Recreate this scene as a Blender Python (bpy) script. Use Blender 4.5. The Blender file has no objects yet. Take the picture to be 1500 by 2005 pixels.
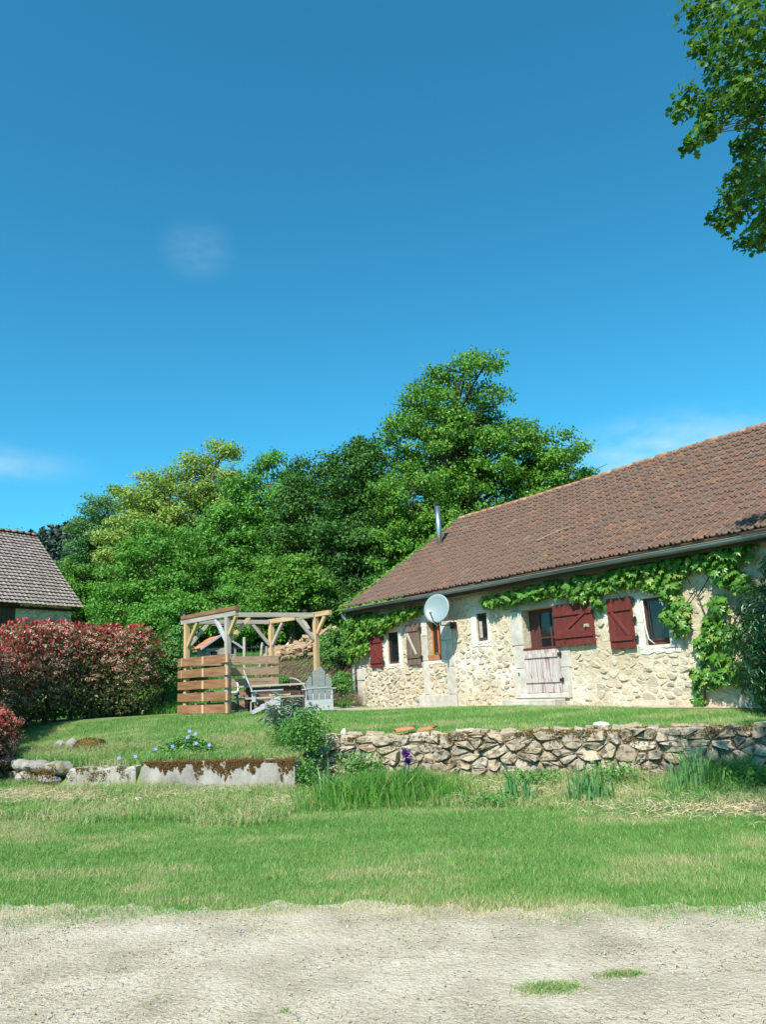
import bpy, math, random
import numpy as np
from mathutils import Vector, Matrix

rng = np.random.default_rng(11)
random.seed(11)
scene = bpy.context.scene
COL = scene.collection

# ------------------------------------------------------------------ camera
cam_data = bpy.data.cameras.new('camera')
cam_data.sensor_fit = 'HORIZONTAL'
cam_data.sensor_width = 36.0
cam_data.lens = 36.0
cam_data.clip_start = 0.05
cam_data.clip_end = 5000
cam = bpy.data.objects.new('camera', cam_data)
COL.objects.link(cam)
PITCH, ROLL = math.radians(12.6), math.radians(2.8)
fw = Vector((0, math.cos(PITCH), math.sin(PITCH)))
r0 = Vector((1, 0, 0)); u0 = r0.cross(fw)
cr = r0 * math.cos(ROLL) - u0 * math.sin(ROLL)
cu = u0 * math.cos(ROLL) + r0 * math.sin(ROLL)
M = Matrix(((cr.x, cu.x, -fw.x, 0), (cr.y, cu.y, -fw.y, 0), (cr.z, cu.z, -fw.z, 1.6), (0, 0, 0, 1)))
cam.matrix_world = M
scene.camera = cam

# ------------------------------------------------------------------ light
SUN_EL = math.radians(47)
SAZ = Vector((-0.378, -0.925, 0)).normalized()
to_sun = Vector((SAZ.x * math.cos(SUN_EL), SAZ.y * math.cos(SUN_EL), math.sin(SUN_EL)))
sd = bpy.data.lights.new('sun', 'SUN')
sd.energy = 4.9
sd.angle = math.radians(0.53)
sd.color = (1.0, 0.935, 0.82)
sun = bpy.data.objects.new('sun', sd)
sun.rotation_euler = to_sun.to_track_quat('Z', 'Y').to_euler()
sun.location = (-20, -15, 40)
COL.objects.link(sun)

world = bpy.data.worlds.new('World')
scene.world = world
world.use_nodes = True
wn, wl = world.node_tree.nodes, world.node_tree.links
wn.clear()
w_out = wn.new('ShaderNodeOutputWorld')
w_bg = wn.new('ShaderNodeBackground')
w_bg.inputs['Strength'].default_value = 0.125
sky = wn.new('ShaderNodeTexSky')
sky.sky_type = 'NISHITA'
sky.sun_disc = False
sky.sun_elevation = SUN_EL
sky.sun_rotation = math.atan2(SAZ.x, SAZ.y) % (2 * math.pi)
sky.altitude = 400
sky.air_density = 1.0
sky.dust_density = 0.25
sky.ozone_density = 2.2
w_hs = wn.new('ShaderNodeHueSaturation')
w_hs.inputs['Hue'].default_value = 0.482
w_hs.inputs['Saturation'].default_value = 1.15
w_hs.inputs['Value'].default_value = 1.0
wl.new(sky.outputs[0], w_hs.inputs['Color'])
w_tc = wn.new('ShaderNodeTexCoord')
w_noise = wn.new('ShaderNodeTexNoise')
w_noise.inputs['Scale'].default_value = 9.0
w_noise.inputs['Detail'].default_value = 6.0
w_noise.inputs['Roughness'].default_value = 0.6
w_map = wn.new('ShaderNodeMapping')
w_map.inputs['Scale'].default_value = (1.0, 1.0, 2.4)
wl.new(w_tc.outputs['Generated'], w_map.inputs['Vector'])
wl.new(w_map.outputs[0], w_noise.inputs['Vector'])
w_mu = wn.new('ShaderNodeMixRGB'); w_mu.blend_type = 'MULTIPLY'; w_mu.inputs[0].default_value = 1.0
w_mu.inputs[2].default_value = (0.32, 0.88, 0.97, 1)
wl.new(w_hs.outputs[0], w_mu.inputs[1])
prev = w_mu.outputs[0]
# thin cirrus: direction, extents, opacity
for cdir, ext, amt in (((-0.208, 0.83, 0.52), (0.05, 0.05, 0.035), 0.2),
                       ((-0.47, 0.83, 0.27), (0.15, 0.13, 0.028), 0.45),
                       ((0.35, 0.90, 0.26), (0.17, 0.16, 0.055), 0.62),
                       ((-0.15, 0.94, 0.27), (0.08, 0.1, 0.035), 0.12),
                       ((0.8, 0.5, 0.3), (0.2, 0.2, 0.05), 0.3)):
    v = Vector(cdir).normalized()
    sub = wn.new('ShaderNodeVectorMath'); sub.operation = 'SUBTRACT'
    wl.new(w_tc.outputs['Generated'], sub.inputs[0]); sub.inputs[1].default_value = v
    div = wn.new('ShaderNodeVectorMath'); div.operation = 'DIVIDE'
    wl.new(sub.outputs[0], div.inputs[0]); div.inputs[1].default_value = ext
    ln = wn.new('ShaderNodeVectorMath'); ln.operation = 'LENGTH'
    wl.new(div.outputs[0], ln.inputs[0])
    mr = wn.new('ShaderNodeMapRange'); mr.interpolation_type = 'SMOOTHSTEP'
    mr.inputs['From Min'].default_value = 1.15; mr.inputs['From Max'].default_value = 0.0
    wl.new(ln.outputs['Value'], mr.inputs['Value'])
    nr = wn.new('ShaderNodeMapRange'); nr.interpolation_type = 'SMOOTHSTEP'
    nr.inputs['From Min'].default_value = 0.30; nr.inputs['From Max'].default_value = 0.72
    wl.new(w_noise.outputs['Fac'], nr.inputs['Value'])
    mu = wn.new('ShaderNodeMath'); mu.operation = 'MULTIPLY'
    wl.new(mr.outputs[0], mu.inputs[0]); wl.new(nr.outputs[0], mu.inputs[1])
    mu2 = wn.new('ShaderNodeMath'); mu2.operation = 'MULTIPLY'
    wl.new(mu.outputs[0], mu2.inputs[0]); mu2.inputs[1].default_value = amt
    mx = wn.new('ShaderNodeMixRGB'); mx.blend_type = 'MIX'
    wl.new(mu2.outputs[0], mx.inputs[0]); wl.new(prev, mx.inputs[1]); mx.inputs[2].default_value = (3.2, 4.4, 5.0, 1)
    prev = mx.outputs[0]
wl.new(prev, w_bg.inputs['Color'])
wl.new(w_bg.outputs[0], w_out.inputs['Surface'])

vs = scene.view_settings
vs.view_transform = 'Standard'
vs.look = 'None'
vs.exposure = 0.72
vs.gamma = 1.0
vs.use_curve_mapping = False
scene.cycles.max_bounces = 6
scene.cycles.transparent_max_bounces = 6
scene.cycles.use_denoising = True

# ------------------------------------------------------------------ noise
def _h(i, j, s):
    n = (i * 374761393 + j * 668265263 + s * 974634777) & 0xFFFFFFFF
    n = ((n ^ (n >> 13)) * 1274126177) & 0xFFFFFFFF
    return ((n ^ (n >> 16)) & 0xFFFF) / 65535.0

def vnoise(x, y, s=0):
    x = np.asarray(x, float); y = np.asarray(y, float)
    i = np.floor(x).astype(np.int64); j = np.floor(y).astype(np.int64)
    fx = x - i; fy = y - j
    fx = fx * fx * (3 - 2 * fx); fy = fy * fy * (3 - 2 * fy)
    a = _h(i, j, s); b = _h(i + 1, j, s); c = _h(i, j + 1, s); d = _h(i + 1, j + 1, s)
    return (a * (1 - fx) + b * fx) * (1 - fy) + (c * (1 - fx) + d * fx) * fy

def fbm(x, y, s=0, o=3):
    t = 0; a = 0.5; n = 0
    for k in range(o):
        t = t + a * vnoise(np.asarray(x) * 2 ** k, np.asarray(y) * 2 ** k, s + k); n += a; a *= 0.5
    return t / n

def sstep(t):
    t = np.clip(t, 0, 1); return t * t * (3 - 2 * t)

# ------------------------------------------------------------------ mesh helpers
def set_props(o, label=None, cat=None, group=None, kind=None):
    if label: o['label'] = label
    if cat: o['category'] = cat
    if group: o['group'] = group
    if kind: o['kind'] = kind
    return o

def empty(name, loc=(0, 0, 0), rz=0.0, label=None, cat=None, group=None):
    o = bpy.data.objects.new(name, None)
    o.empty_display_size = 0.2
    o.location = loc; o.rotation_euler = (0, 0, rz)
    COL.objects.link(o)
    return set_props(o, label, cat, group)

def link(name, me, m=None, parent=None, **kw):
    o = bpy.data.objects.new(name, me)
    COL.objects.link(o)
    if m is not None and len(me.materials) == 0:
        me.materials.append(m)
    if parent is not None:
        o.parent = parent
    return set_props(o, **kw)

def np_mesh(name, V, F, var=None, smooth=False):
    """V (n,3), F (m,k) all faces with k corners, var (n,) point attribute"""
    me = bpy.data.meshes.new(name)
    V = np.ascontiguousarray(V, np.float32); F = np.ascontiguousarray(F, np.int32)
    m, k = F.shape
    me.vertices.add(len(V)); me.vertices.foreach_set('co', V.ravel())
    me.loops.add(m * k); me.loops.foreach_set('vertex_index', F.ravel())
    me.polygons.add(m); me.polygons.foreach_set('loop_start', np.arange(0, m * k, k, dtype=np.int32))
    if var is not None:
        a = me.attributes.new('var', 'FLOAT', 'POINT'); a.data.foreach_set('value', np.ascontiguousarray(var, np.float32))
    me.polygons.foreach_set('use_smooth', np.full(m, smooth))
    me.update(calc_edges=True)
    return me

class MB:
    def __init__(s): s.v = []; s.f = []; s.a = []
    def add(s, vs, fs, var=0.0):
        b = len(s.v); s.v.extend([tuple(p) for p in vs]); s.f.extend([tuple(i + b for i in f) for f in fs]); s.a.extend([var] * len(vs))
    def box(s, c, sz, R=None, var=0.0):
        h = [x / 2 for x in sz]; vs = []
        for z in (-1, 1):
            for x, y in ((-1, -1), (1, -1), (1, 1), (-1, 1)):
                p = Vector((x * h[0], y * h[1], z * h[2]))
                if R is not None: p = R @ p
                vs.append((p.x + c[0], p.y + c[1], p.z + c[2]))
        s.add(vs, [(3, 2, 1, 0), (4, 5, 6, 7), (0, 1, 5, 4), (1, 2, 6, 5), (2, 3, 7, 6), (3, 0, 4, 7)], var)
    def b6(s, x0, x1, y0, y1, z0, z1, var=0.0):
        s.box(((x0 + x1) / 2, (y0 + y1) / 2, (z0 + z1) / 2), (x1 - x0, y1 - y0, z1 - z0), None, var)
    def tube(s, pts, rad, n=6, cap=True, var=0.0):
        pts = [Vector(p) for p in pts]
        if not hasattr(rad, '__len__'): rad = [rad] * len(pts)
        vs = []; fs = []
        for i, p in enumerate(pts):
            t = (pts[min(i + 1, len(pts) - 1)] - pts[max(i - 1, 0)]).normalized()
            up = Vector((0, 0, 1)) if abs(t.z) < 0.9 else Vector((1, 0, 0))
            a = t.cross(up).normalized(); b = a.cross(t)
            for k in range(n):
                an = 2 * math.pi * k / n
                vs.append(p + (a * math.cos(an) + b * math.sin(an)) * rad[i])
        for i in range(len(pts) - 1):
            for k in range(n):
                k2 = (k + 1) % n
                fs.append((i * n + k, i * n + k2, (i + 1) * n + k2, (i + 1) * n + k))
        if cap:
            fs.append(tuple(range(n))[::-1]); fs.append(tuple(range((len(pts) - 1) * n, len(pts) * n)))
        s.add(vs, fs, var)
    def mesh(s, name, smooth=False):
        me = bpy.data.meshes.new(name); me.from_pydata(s.v, [], s.f)
        a = me.attributes.new('var', 'FLOAT', 'POINT'); a.data.foreach_set('value', np.array(s.a, np.float32))
        if smooth: me.polygons.foreach_set('use_smooth', np.full(len(me.polygons), True))
        me.update(); return me
    def obj(s, name, m, parent=None, smooth=False, **kw):
        return link(name, s.mesh(name, smooth), m, parent, **kw)

def align_x(p0, p1, up=(0, 0, 1)):
    x = (Vector(p1) - Vector(p0)); L = x.length; x.normalize()
    up = Vector(up)
    if abs(x.dot(up)) > 0.98: up = Vector((0, 1, 0))
    y = up.cross(x).normalized(); z = x.cross(y)
    return Matrix(((x.x, y.x, z.x), (x.y, y.y, z.y), (x.z, y.z, z.z))), L

def beam(name, p0, p1, w, h, m, parent=None, up=(0, 0, 1), bev=0.004, **kw):
    """a sawn timber whose local x runs along its length; w across, h in the up direction; chamfered"""
    R, L = align_x(p0, p1, up)
    b = min(bev, w * 0.2, h * 0.2)
    y, z = w / 2, h / 2
    prof = [(-y + b, -z), (y - b, -z), (y, -z + b), (y, z - b), (y - b, z), (-y + b, z), (-y, z - b), (-y, -z + b)]
    vs = [(0, q[0], q[1]) for q in prof] + [(L, q[0], q[1]) for q in prof]
    fs = [(k, (k + 1) % 8, 8 + (k + 1) % 8, 8 + k) for k in range(8)] + [tuple(range(8))[::-1], tuple(range(8, 16))]
    me = bpy.data.meshes.new(name); me.from_pydata(vs, [], fs); me.update()
    o = link(name, me, m, parent, **kw)
    o.matrix_local = Matrix.Translation(Vector(p0)) @ R.to_4x4()
    return o

# leaf templates: vertices (across, along, lift), triangles
def fan(outline, centre):
    V = np.array([centre] + outline, float); n = len(outline)
    return V, np.array([(0, 1 + i, 1 + (i + 1) % n) for i in range(n)])
T_QUAD = (np.array([(0, 0, 0), (0.34, 0.45, 0.10), (0, 1, 0), (-0.34, 0.5, 0.10)], float), np.array([(0, 1, 2, 3)]))
T_NARROW = (np.array([(0, 0, 0), (0.13, 0.4, 0.04), (0, 1, -0.12), (-0.13, 0.4, 0.04)], float), np.array([(0, 1, 2, 3)]))
_h5 = [(0, 0, 0), (.24, -.12, -.03), (.58, .18, -.10), (.31, .36, 0), (.42, .74, -.08), (.15, .62, 0), (0, 1.08, -.12)]
T_PALM = fan(_h5 + [(-x, y, z) for x, y, z in _h5[:0:-1] if x > 0], (0, .3, .05))
_h6 = [(0, 0, 0), (.2, .1, 0), (.42, .2, -.05), (.22, .42, 0), (.40, .62, -.05), (.18, .74, 0), (.12, .95, -.04)]
T_OAK = fan(_h6 + [(-x, y, z) for x, y, z in _h6[:0:-1]], (0, .4, .05))

def leaves(P, N, S, tmpl=T_QUAD, var=None, up=None):
    """scatter leaf faces: P positions, N face normals, S lengths"""
    P = np.asarray(P, float); n = len(P)
    N = N / (np.linalg.norm(N, axis=1, keepdims=True) + 1e-9)
    A = rng.normal(size=(n, 3)) if up is None else up + rng.normal(size=(n, 3)) * 0.45
    Y = A - (A * N).sum(1, keepdims=True) * N
    Y /= np.linalg.norm(Y, axis=1, keepdims=True) + 1e-9
    X = np.cross(Y, N)
    TV, TF = tmpl; m = len(TV)
    S = np.broadcast_to(np.asarray(S, float), (n,))
    V = P[:, None, :] + S[:, None, None] * (TV[None, :, 0:1] * X[:, None, :] + TV[None, :, 1:2] * Y[:, None, :] + TV[None, :, 2:3] * N[:, None, :])
    F = (np.arange(n)[:, None, None] * m + TF[None]).reshape(-1, TF.shape[1])
    if var is None: var = rng.random(n)
    return V.reshape(-1, 3), F, np.repeat(var, m)

def unit(n):
    v = rng.normal(size=(n, 3)); return v / np.linalg.norm(v, axis=1, keepdims=True)

def blades(P, hgt, wid, lean=0.35, seg=1, var=None, droop=0.5):
    """grass blades; seg=1 a triangle, seg=2 a bent strip"""
    n = len(P); yaw = rng.random(n) * 2 * math.pi
    d = np.stack([np.cos(yaw), np.sin(yaw), np.zeros(n)], 1)
    la = rng.random(n) * 2 * math.pi
    l = np.stack([np.cos(la), np.sin(la), np.zeros(n)], 1) * (np.abs(rng.normal(size=(n, 1))) * lean)
    hgt = np.broadcast_to(hgt, (n,))[:, None]; wid = np.broadcast_to(wid, (n,))[:, None]
    up = np.array([[0, 0, 1.0]])
    if var is None: var = rng.random(n)
    if seg == 1:
        V = np.stack([P - d * wid / 2, P + d * wid / 2, P + up * hgt + l * hgt], 1)
        F = np.arange(n * 3).reshape(n, 3)
        return V.reshape(-1, 3), F, np.repeat(var, 3)
    m1 = P + up * hgt * 0.55 + l * hgt * 0.3
    t = P + up * hgt * (1 - droop * 0.3) + l * hgt * (1 + droop)
    V = np.stack([P - d * wid / 2, P + d * wid / 2, m1 + d * wid * 0.42, m1 - d * wid * 0.42, t], 1)
    q = np.arange(n)[:, None] * 5
    F = np.concatenate([q + np.array([[0, 1, 2]]), q + np.array([[0, 2, 3]]), q + np.array([[3, 2, 4]])])
    return V.reshape(-1, 3), F, np.repeat(var, 5)

def cat_geo(parts):
    V = []; F = []; A = []; b = 0
    for v, f, a in parts:
        V.append(v); F.append(f + b); A.append(a); b += len(v)
    return np.concatenate(V), np.concatenate(F), np.concatenate(A)

# ------------------------------------------------------------------ materials
def nt_new(name):
    m = bpy.data.materials.new(name); m.use_nodes = True
    n, l = m.node_tree.nodes, m.node_tree.links
    n.clear()
    return m, n, l

def ramp(n, l, fac, stops):
    r = n.new('ShaderNodeValToRGB')
    e = r.color_ramp.elements
    while len(e) < len(stops): e.new(0.5)
    for k, (p, c) in enumerate(stops):
        e[k].position = p; e[k].color = (*c, 1)
    l.new(fac, r.inputs['Fac']); return r.outputs['Color']

def rand_node(n, l):
    oi = n.new('ShaderNodeObjectInfo'); at = n.new('ShaderNodeAttribute'); at.attribute_name = 'var'
    a = n.new('ShaderNodeMath'); a.operation = 'ADD'; l.new(oi.outputs['Random'], a.inputs[0]); l.new(at.outputs['Fac'], a.inputs[1])
    f = n.new('ShaderNodeMath'); f.operation = 'FRACT'; l.new(a.outputs[0], f.inputs[0])
    return f.outputs[0]

def surf(name, stops, scale=4.0, detail=5, rough=0.85, bump=0.0, bscale=30, bdist=0.02, stretch=(1, 1, 1), rv=0.0, rstops=None,
         rmix=0.5, spots=None, spec=0.3, metal=0.0, nrough=0.55):
    """procedural surface: noise -> ramp, optional per-piece colour (rstops), optional second layer of spots, bump"""
    m, n, l = nt_new(name)
    out = n.new('ShaderNodeOutputMaterial'); bs = n.new('ShaderNodeBsdfPrincipled')
    bs.inputs['Roughness'].default_value = rough; bs.inputs['Metallic'].default_value = metal
    bs.inputs['Specular IOR Level'].default_value = spec
    tc = n.new('ShaderNodeTexCoord'); mp = n.new('ShaderNodeMapping'); mp.inputs['Scale'].default_value = stretch
    rnd = rand_node(n, l)
    off = n.new('ShaderNodeVectorMath'); off.operation = 'ADD'
    sc = n.new('ShaderNodeMath'); sc.operation = 'MULTIPLY'; sc.inputs[1].default_value = 37.0; l.new(rnd, sc.inputs[0])
    l.new(tc.outputs['Object'], off.inputs[0]); l.new(sc.outputs[0], off.inputs[1])
    l.new(off.outputs[0], mp.inputs['Vector'])
    no = n.new('ShaderNodeTexNoise'); no.inputs['Scale'].default_value = scale; no.inputs['Detail'].default_value = detail; no.inputs['Roughness'].default_value = nrough
    l.new(mp.outputs[0], no.inputs['Vector'])
    col = ramp(n, l, no.outputs['Fac'], stops)
    if rstops:
        rc = ramp(n, l, rnd, rstops)
        mx = n.new('ShaderNodeMixRGB'); mx.inputs[0].default_value = rmix
        l.new(col, mx.inputs[1]); l.new(rc, mx.inputs[2]); col = mx.outputs[0]
    if spots:
        for (sscale, lo, hi, scol, sdet) in spots:
            s2 = n.new('ShaderNodeTexNoise'); s2.inputs['Scale'].default_value = sscale; s2.inputs['Detail'].default_value = sdet; s2.inputs['Roughness'].default_value = 0.65
            l.new(mp.outputs[0], s2.inputs['Vector'])
            r2 = n.new('ShaderNodeMapRange'); r2.inputs['From Min'].default_value = lo; r2.inputs['From Max'].default_value = hi
            l.new(s2.outputs['Fac'], r2.inputs['Value'])
            mx = n.new('ShaderNodeMixRGB'); l.new(r2.outputs[0], mx.inputs[0]); l.new(col, mx.inputs[1]); mx.inputs[2].default_value = (*scol, 1); col = mx.outputs[0]
    if rv:
        hs = n.new('ShaderNodeHueSaturation')
        mr = n.new('ShaderNodeMapRange'); mr.inputs['To Min'].default_value = 1 - rv; mr.inputs['To Max'].default_value = 1 + rv
        l.new(rnd, mr.inputs['Value']); l.new(mr.outputs[0], hs.inputs['Value']); l.new(col, hs.inputs['Color']); col = hs.outputs[0]
    l.new(col, bs.inputs['Base Color'])
    if bump:
        b2 = n.new('ShaderNodeTexNoise'); b2.inputs['Scale'].default_value = bscale; b2.inputs['Detail'].default_value = 6; b2.inputs['Roughness'].default_value = 0.65
        l.new(mp.outputs[0], b2.inputs['Vector'])
        bp = n.new('ShaderNodeBump'); bp.inputs['Strength'].default_value = bump; bp.inputs['Distance'].default_value = bdist
        l.new(b2.outputs['Fac'], bp.inputs['Height']); l.new(bp.outputs[0], bs.inputs['Normal'])
    l.new(bs.outputs[0], out.inputs['Surface'])
    return m

def leafmat(name, stops, transl=0.35, rough=0.5, tcol=1.25, spec=0.35, per_object=False):
    m, n, l = nt_new(name)
    out = n.new('ShaderNodeOutputMaterial'); bs = n.new('ShaderNodeBsdfPrincipled'); tr = n.new('ShaderNodeBsdfTranslucent'); mx = n.new('ShaderNodeMixShader')
    bs.inputs['Roughness'].default_value = rough; bs.inputs['Specular IOR Level'].default_value = spec
    at = n.new('ShaderNodeAttribute'); at.attribute_name = 'var'
    c = ramp(n, l, rand_node(n, l) if per_object else at.outputs['Fac'], stops)
    l.new(c, bs.inputs['Base Color'])
    hs = n.new('ShaderNodeHueSaturation'); hs.inputs['Value'].default_value = tcol; hs.inputs['Hue'].default_value = 0.485; l.new(c, hs.inputs['Color']); l.new(hs.outputs[0], tr.inputs['Color'])
    mx.inputs[0].default_value = transl
    l.new(bs.outputs[0], mx.inputs[1]); l.new(tr.outputs[0], mx.inputs[2]); l.new(mx.outputs[0], out.inputs['Surface'])
    return m

def glassmat(name):
    m, n, l = nt_new(name)
    out = n.new('ShaderNodeOutputMaterial'); bs = n.new('ShaderNodeBsdfPrincipled')
    bs.inputs['Base Color'].default_value = (0.012, 0.014, 0.016, 1); bs.inputs['Roughness'].default_value = 0.06; bs.inputs['Specular IOR Level'].default_value = 0.6
    l.new(bs.outputs[0], out.inputs['Surface']); return m

MT = {}
MT['ground'] = surf('ground_soil_grass', [(0.25, (0.075, 0.15, 0.035)), (0.5, (0.12, 0.19, 0.05)), (0.75, (0.22, 0.22, 0.095))], scale=1.6, detail=8, bump=0.6, bscale=40, rough=0.95)
MT['road'] = surf('limestone_gravel', [(0.28, (0.337, 0.293, 0.205)), (0.5, (0.52, 0.453, 0.341)), (0.72, (0.661, 0.591, 0.477))], scale=2.2, detail=10, bump=1.0, bscale=34, bdist=0.035, rough=0.95,
                  spots=[(1.6, 0.55, 0.78, (0.24, 0.225, 0.12), 8), (26, 0.55, 0.70, (0.30, 0.275, 0.215), 4), (70, 0.56, 0.66, (0.62, 0.60, 0.55), 3)])
MT['pebble'] = surf('pebbles', [(0.3, (0.245, 0.23, 0.194)), (0.7, (0.396, 0.382, 0.346))], scale=8, rough=0.9, rv=0.3)
MT['patio'] = surf('patio_sand', [(0.3, (0.30, 0.25, 0.18)), (0.5, (0.42, 0.36, 0.28)), (0.72, (0.50, 0.45, 0.37))], scale=2.5, detail=9, bump=0.5, bscale=50, rough=0.95)
MT['mortar'] = surf('lime_mortar', [(0.25, (0.431, 0.348, 0.233)), (0.5, (0.549, 0.465, 0.334)), (0.72, (0.647, 0.573, 0.449))], scale=1.3, detail=9, bump=0.9, bscale=14, bdist=0.05, rough=0.95,
                    spots=[(0.5, 0.50, 0.66, (0.66, 0.63, 0.56), 4), (7, 0.58, 0.70, (0.36, 0.295, 0.20), 7)])
MT['white_mortar'] = surf('white_lime_render', [(0.3, (0.50, 0.475, 0.42)), (0.7, (0.68, 0.66, 0.61))], scale=3, detail=8, bump=0.7, bscale=18, bdist=0.03, rough=0.95)
STONE_R = [(0.0, (0.36, 0.30, 0.21)), (0.18, (0.47, 0.40, 0.30)), (0.36, (0.54, 0.49, 0.39)), (0.5, (0.46, 0.33, 0.19)), (0.64, (0.38, 0.35, 0.30)), (0.78, (0.55, 0.47, 0.34)), (0.9, (0.24, 0.20, 0.17)), (1.0, (0.58, 0.54, 0.46))]
MT['stone'] = surf('rubble_stone', [(0.25, (0.30, 0.25, 0.18)), (0.5, (0.48, 0.42, 0.33)), (0.75, (0.58, 0.53, 0.44))], scale=7, detail=8, bump=0.8, bscale=22, bdist=0.03, rough=0.92, rstops=STONE_R, rmix=0.5)
GR = [(0.0, (0.30, 0.26, 0.20)), (0.15, (0.43, 0.355, 0.26)), (0.3, (0.22, 0.20, 0.175)), (0.45, (0.46, 0.41, 0.32)), (0.6, (0.42, 0.30, 0.20)), (0.75, (0.28, 0.255, 0.22)), (0.88, (0.56, 0.51, 0.42)), (1.0, (0.36, 0.32, 0.27))]
MT['granite'] = surf('granite_stone', [(0.25, (0.156, 0.127, 0.092)), (0.5, (0.367, 0.295, 0.212)), (0.75, (0.551, 0.451, 0.324))], scale=9, detail=9, bump=0.9, bscale=25, bdist=0.03, rough=0.92, rstops=GR, rmix=0.55,
                     spots=[(5.5, 0.54, 0.64, (0.075, 0.055, 0.038), 8), (4.2, 0.58, 0.68, (0.14, 0.09, 0.035), 8)])
MT['wallcore'] = surf('dark_wall_joint', [(0.3, (0.11, 0.085, 0.06)), (0.55, (0.22, 0.18, 0.13)), (0.8, (0.34, 0.3, 0.24))], scale=4, detail=8, bump=0.9, bscale=30, rough=1.0)
MT['moss'] = leafmat('brown_moss', [(0, (0.10, 0.055, 0.022)), (0.5, (0.17, 0.105, 0.035)), (1, (0.17, 0.16, 0.05))], transl=0.1, rough=0.9, spec=0.1)
MT['dressed'] = surf('dressed_granite', [(0.3, (0.36, 0.335, 0.295)), (0.55, (0.47, 0.44, 0.39)), (0.75, (0.55, 0.525, 0.475))], scale=6, detail=9, bump=0.5, bscale=45, bdist=0.015, rough=0.9, rv=0.09)
MT['concrete'] = surf('weathered_concrete', [(0.3, (0.15, 0.135, 0.12)), (0.5, (0.29, 0.27, 0.245)), (0.72, (0.42, 0.40, 0.365))], scale=2.4, detail=10, bump=0.5, bscale=30, bdist=0.02, rough=0.95, stretch=(1, 1, 0.5), nrough=0.65)
MT['pale_concrete'] = surf('pale_render', [(0.3, (0.172, 0.156, 0.121)), (0.5, (0.328, 0.308, 0.261)), (0.75, (0.437, 0.421, 0.374))], scale=3, detail=9, bump=0.6, bscale=26, rough=0.95)
TR = [(0.0, (0.135, 0.083, 0.063)), (0.2, (0.165, 0.098, 0.071)), (0.45, (0.125, 0.083, 0.066)), (0.7, (0.155, 0.10, 0.077)), (0.86, (0.12, 0.095, 0.080)), (0.94, (0.23, 0.115, 0.068)), (1.0, (0.21, 0.145, 0.095))]
MT['tile'] = surf('clay_roof_tile', [(0.3, (0.105, 0.068, 0.054)), (0.5, (0.155, 0.10, 0.076)), (0.75, (0.205, 0.135, 0.10))], scale=6, detail=8, bump=0.5, bscale=30, bdist=0.01, rough=0.92, rstops=TR, rmix=0.6,
                  spots=[(9, 0.62, 0.72, (0.25, 0.225, 0.165), 6), (2.2, 0.69, 0.73, (0.36, 0.21, 0.04), 6), (14, 0.66, 0.72, (0.10, 0.075, 0.06), 4)])
MT['ridge'] = surf('ridge_tile', [(0.3, (0.20, 0.11, 0.07)), (0.5, (0.30, 0.16, 0.095)), (0.75, (0.37, 0.23, 0.145))], scale=7, detail=8, bump=0.4, rough=0.9, rv=0.2, spots=[(8, 0.6, 0.7, (0.42, 0.36, 0.24), 6)])
MT['barn_tile'] = surf('grey_barn_tile', [(0.3, (0.15, 0.125, 0.115)), (0.5, (0.235, 0.20, 0.185)), (0.72, (0.33, 0.295, 0.275))], scale=2.2, detail=10, bump=0.4, bscale=10, rough=0.95, spots=[(6, 0.62, 0.7, (0.42, 0.39, 0.36), 6), (1.2, 0.64, 0.72, (0.17, 0.10, 0.075), 4)])
MT['barn_stone'] = surf('barn_stone', [(0.3, (0.30, 0.28, 0.21)), (0.5, (0.48, 0.45, 0.36)), (0.75, (0.60, 0.57, 0.48))], scale=3, detail=8, bump=0.8, bscale=14, rough=0.95, rv=0.18)
MT['zinc'] = surf('zinc_gutter', [(0.3, (0.13, 0.155, 0.15)), (0.7, (0.20, 0.235, 0.225))], scale=3, detail=6, rough=0.55, metal=0.2, bump=0.05)
MT['steel'] = surf('flue_steel', [(0.3, (0.42, 0.46, 0.50)), (0.7, (0.55, 0.59, 0.62))], scale=3, rough=0.28, metal=0.9)
MT['pvc'] = surf('grey_pvc', [(0.3, (0.60, 0.62, 0.63)), (0.7, (0.70, 0.71, 0.71))], scale=3, rough=0.45)
MT['redpaint'] = surf('oxblood_paint', [(0.3, (0.105, 0.020, 0.016)), (0.6, (0.135, 0.027, 0.021)), (0.8, (0.17, 0.042, 0.033))], scale=3, detail=8, stretch=(4, 4, 0.6), rough=0.6, bump=0.15, bscale=20, rv=0.10,
                      spots=[(5, 0.68, 0.76, (0.27, 0.15, 0.12), 8)])
MT['darkred'] = surf('dark_stained_wood', [(0.3, (0.055, 0.022, 0.018)), (0.7, (0.10, 0.04, 0.032))], scale=4, stretch=(4, 4, 0.6), rough=0.6, bump=0.1)
MT['peeled'] = surf('peeling_red_wood', [(0.35, (0.30, 0.245, 0.225)), (0.5, (0.46, 0.41, 0.39)), (0.7, (0.55, 0.50, 0.47))], scale=3, detail=8, stretch=(9, 9, 0.7), rough=0.85, bump=0.3, bscale=20, rv=0.08,
                    spots=[(1.6, 0.56, 0.64, (0.21, 0.05, 0.04), 10)])
MT['brownwood'] = surf('weathered_brown_wood', [(0.3, (0.075, 0.048, 0.036)), (0.55, (0.15, 0.105, 0.08)), (0.8, (0.25, 0.195, 0.16))], scale=3, detail=8, stretch=(10, 10, 0.6), rough=0.8, bump=0.25, bscale=20, rv=0.12)
MT['orangewood'] = surf('varnished_orange_wood', [(0.3, (0.36, 0.095, 0.025)), (0.7, (0.50, 0.15, 0.045))], scale=4, stretch=(5, 5, .6), rough=0.45)
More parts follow.
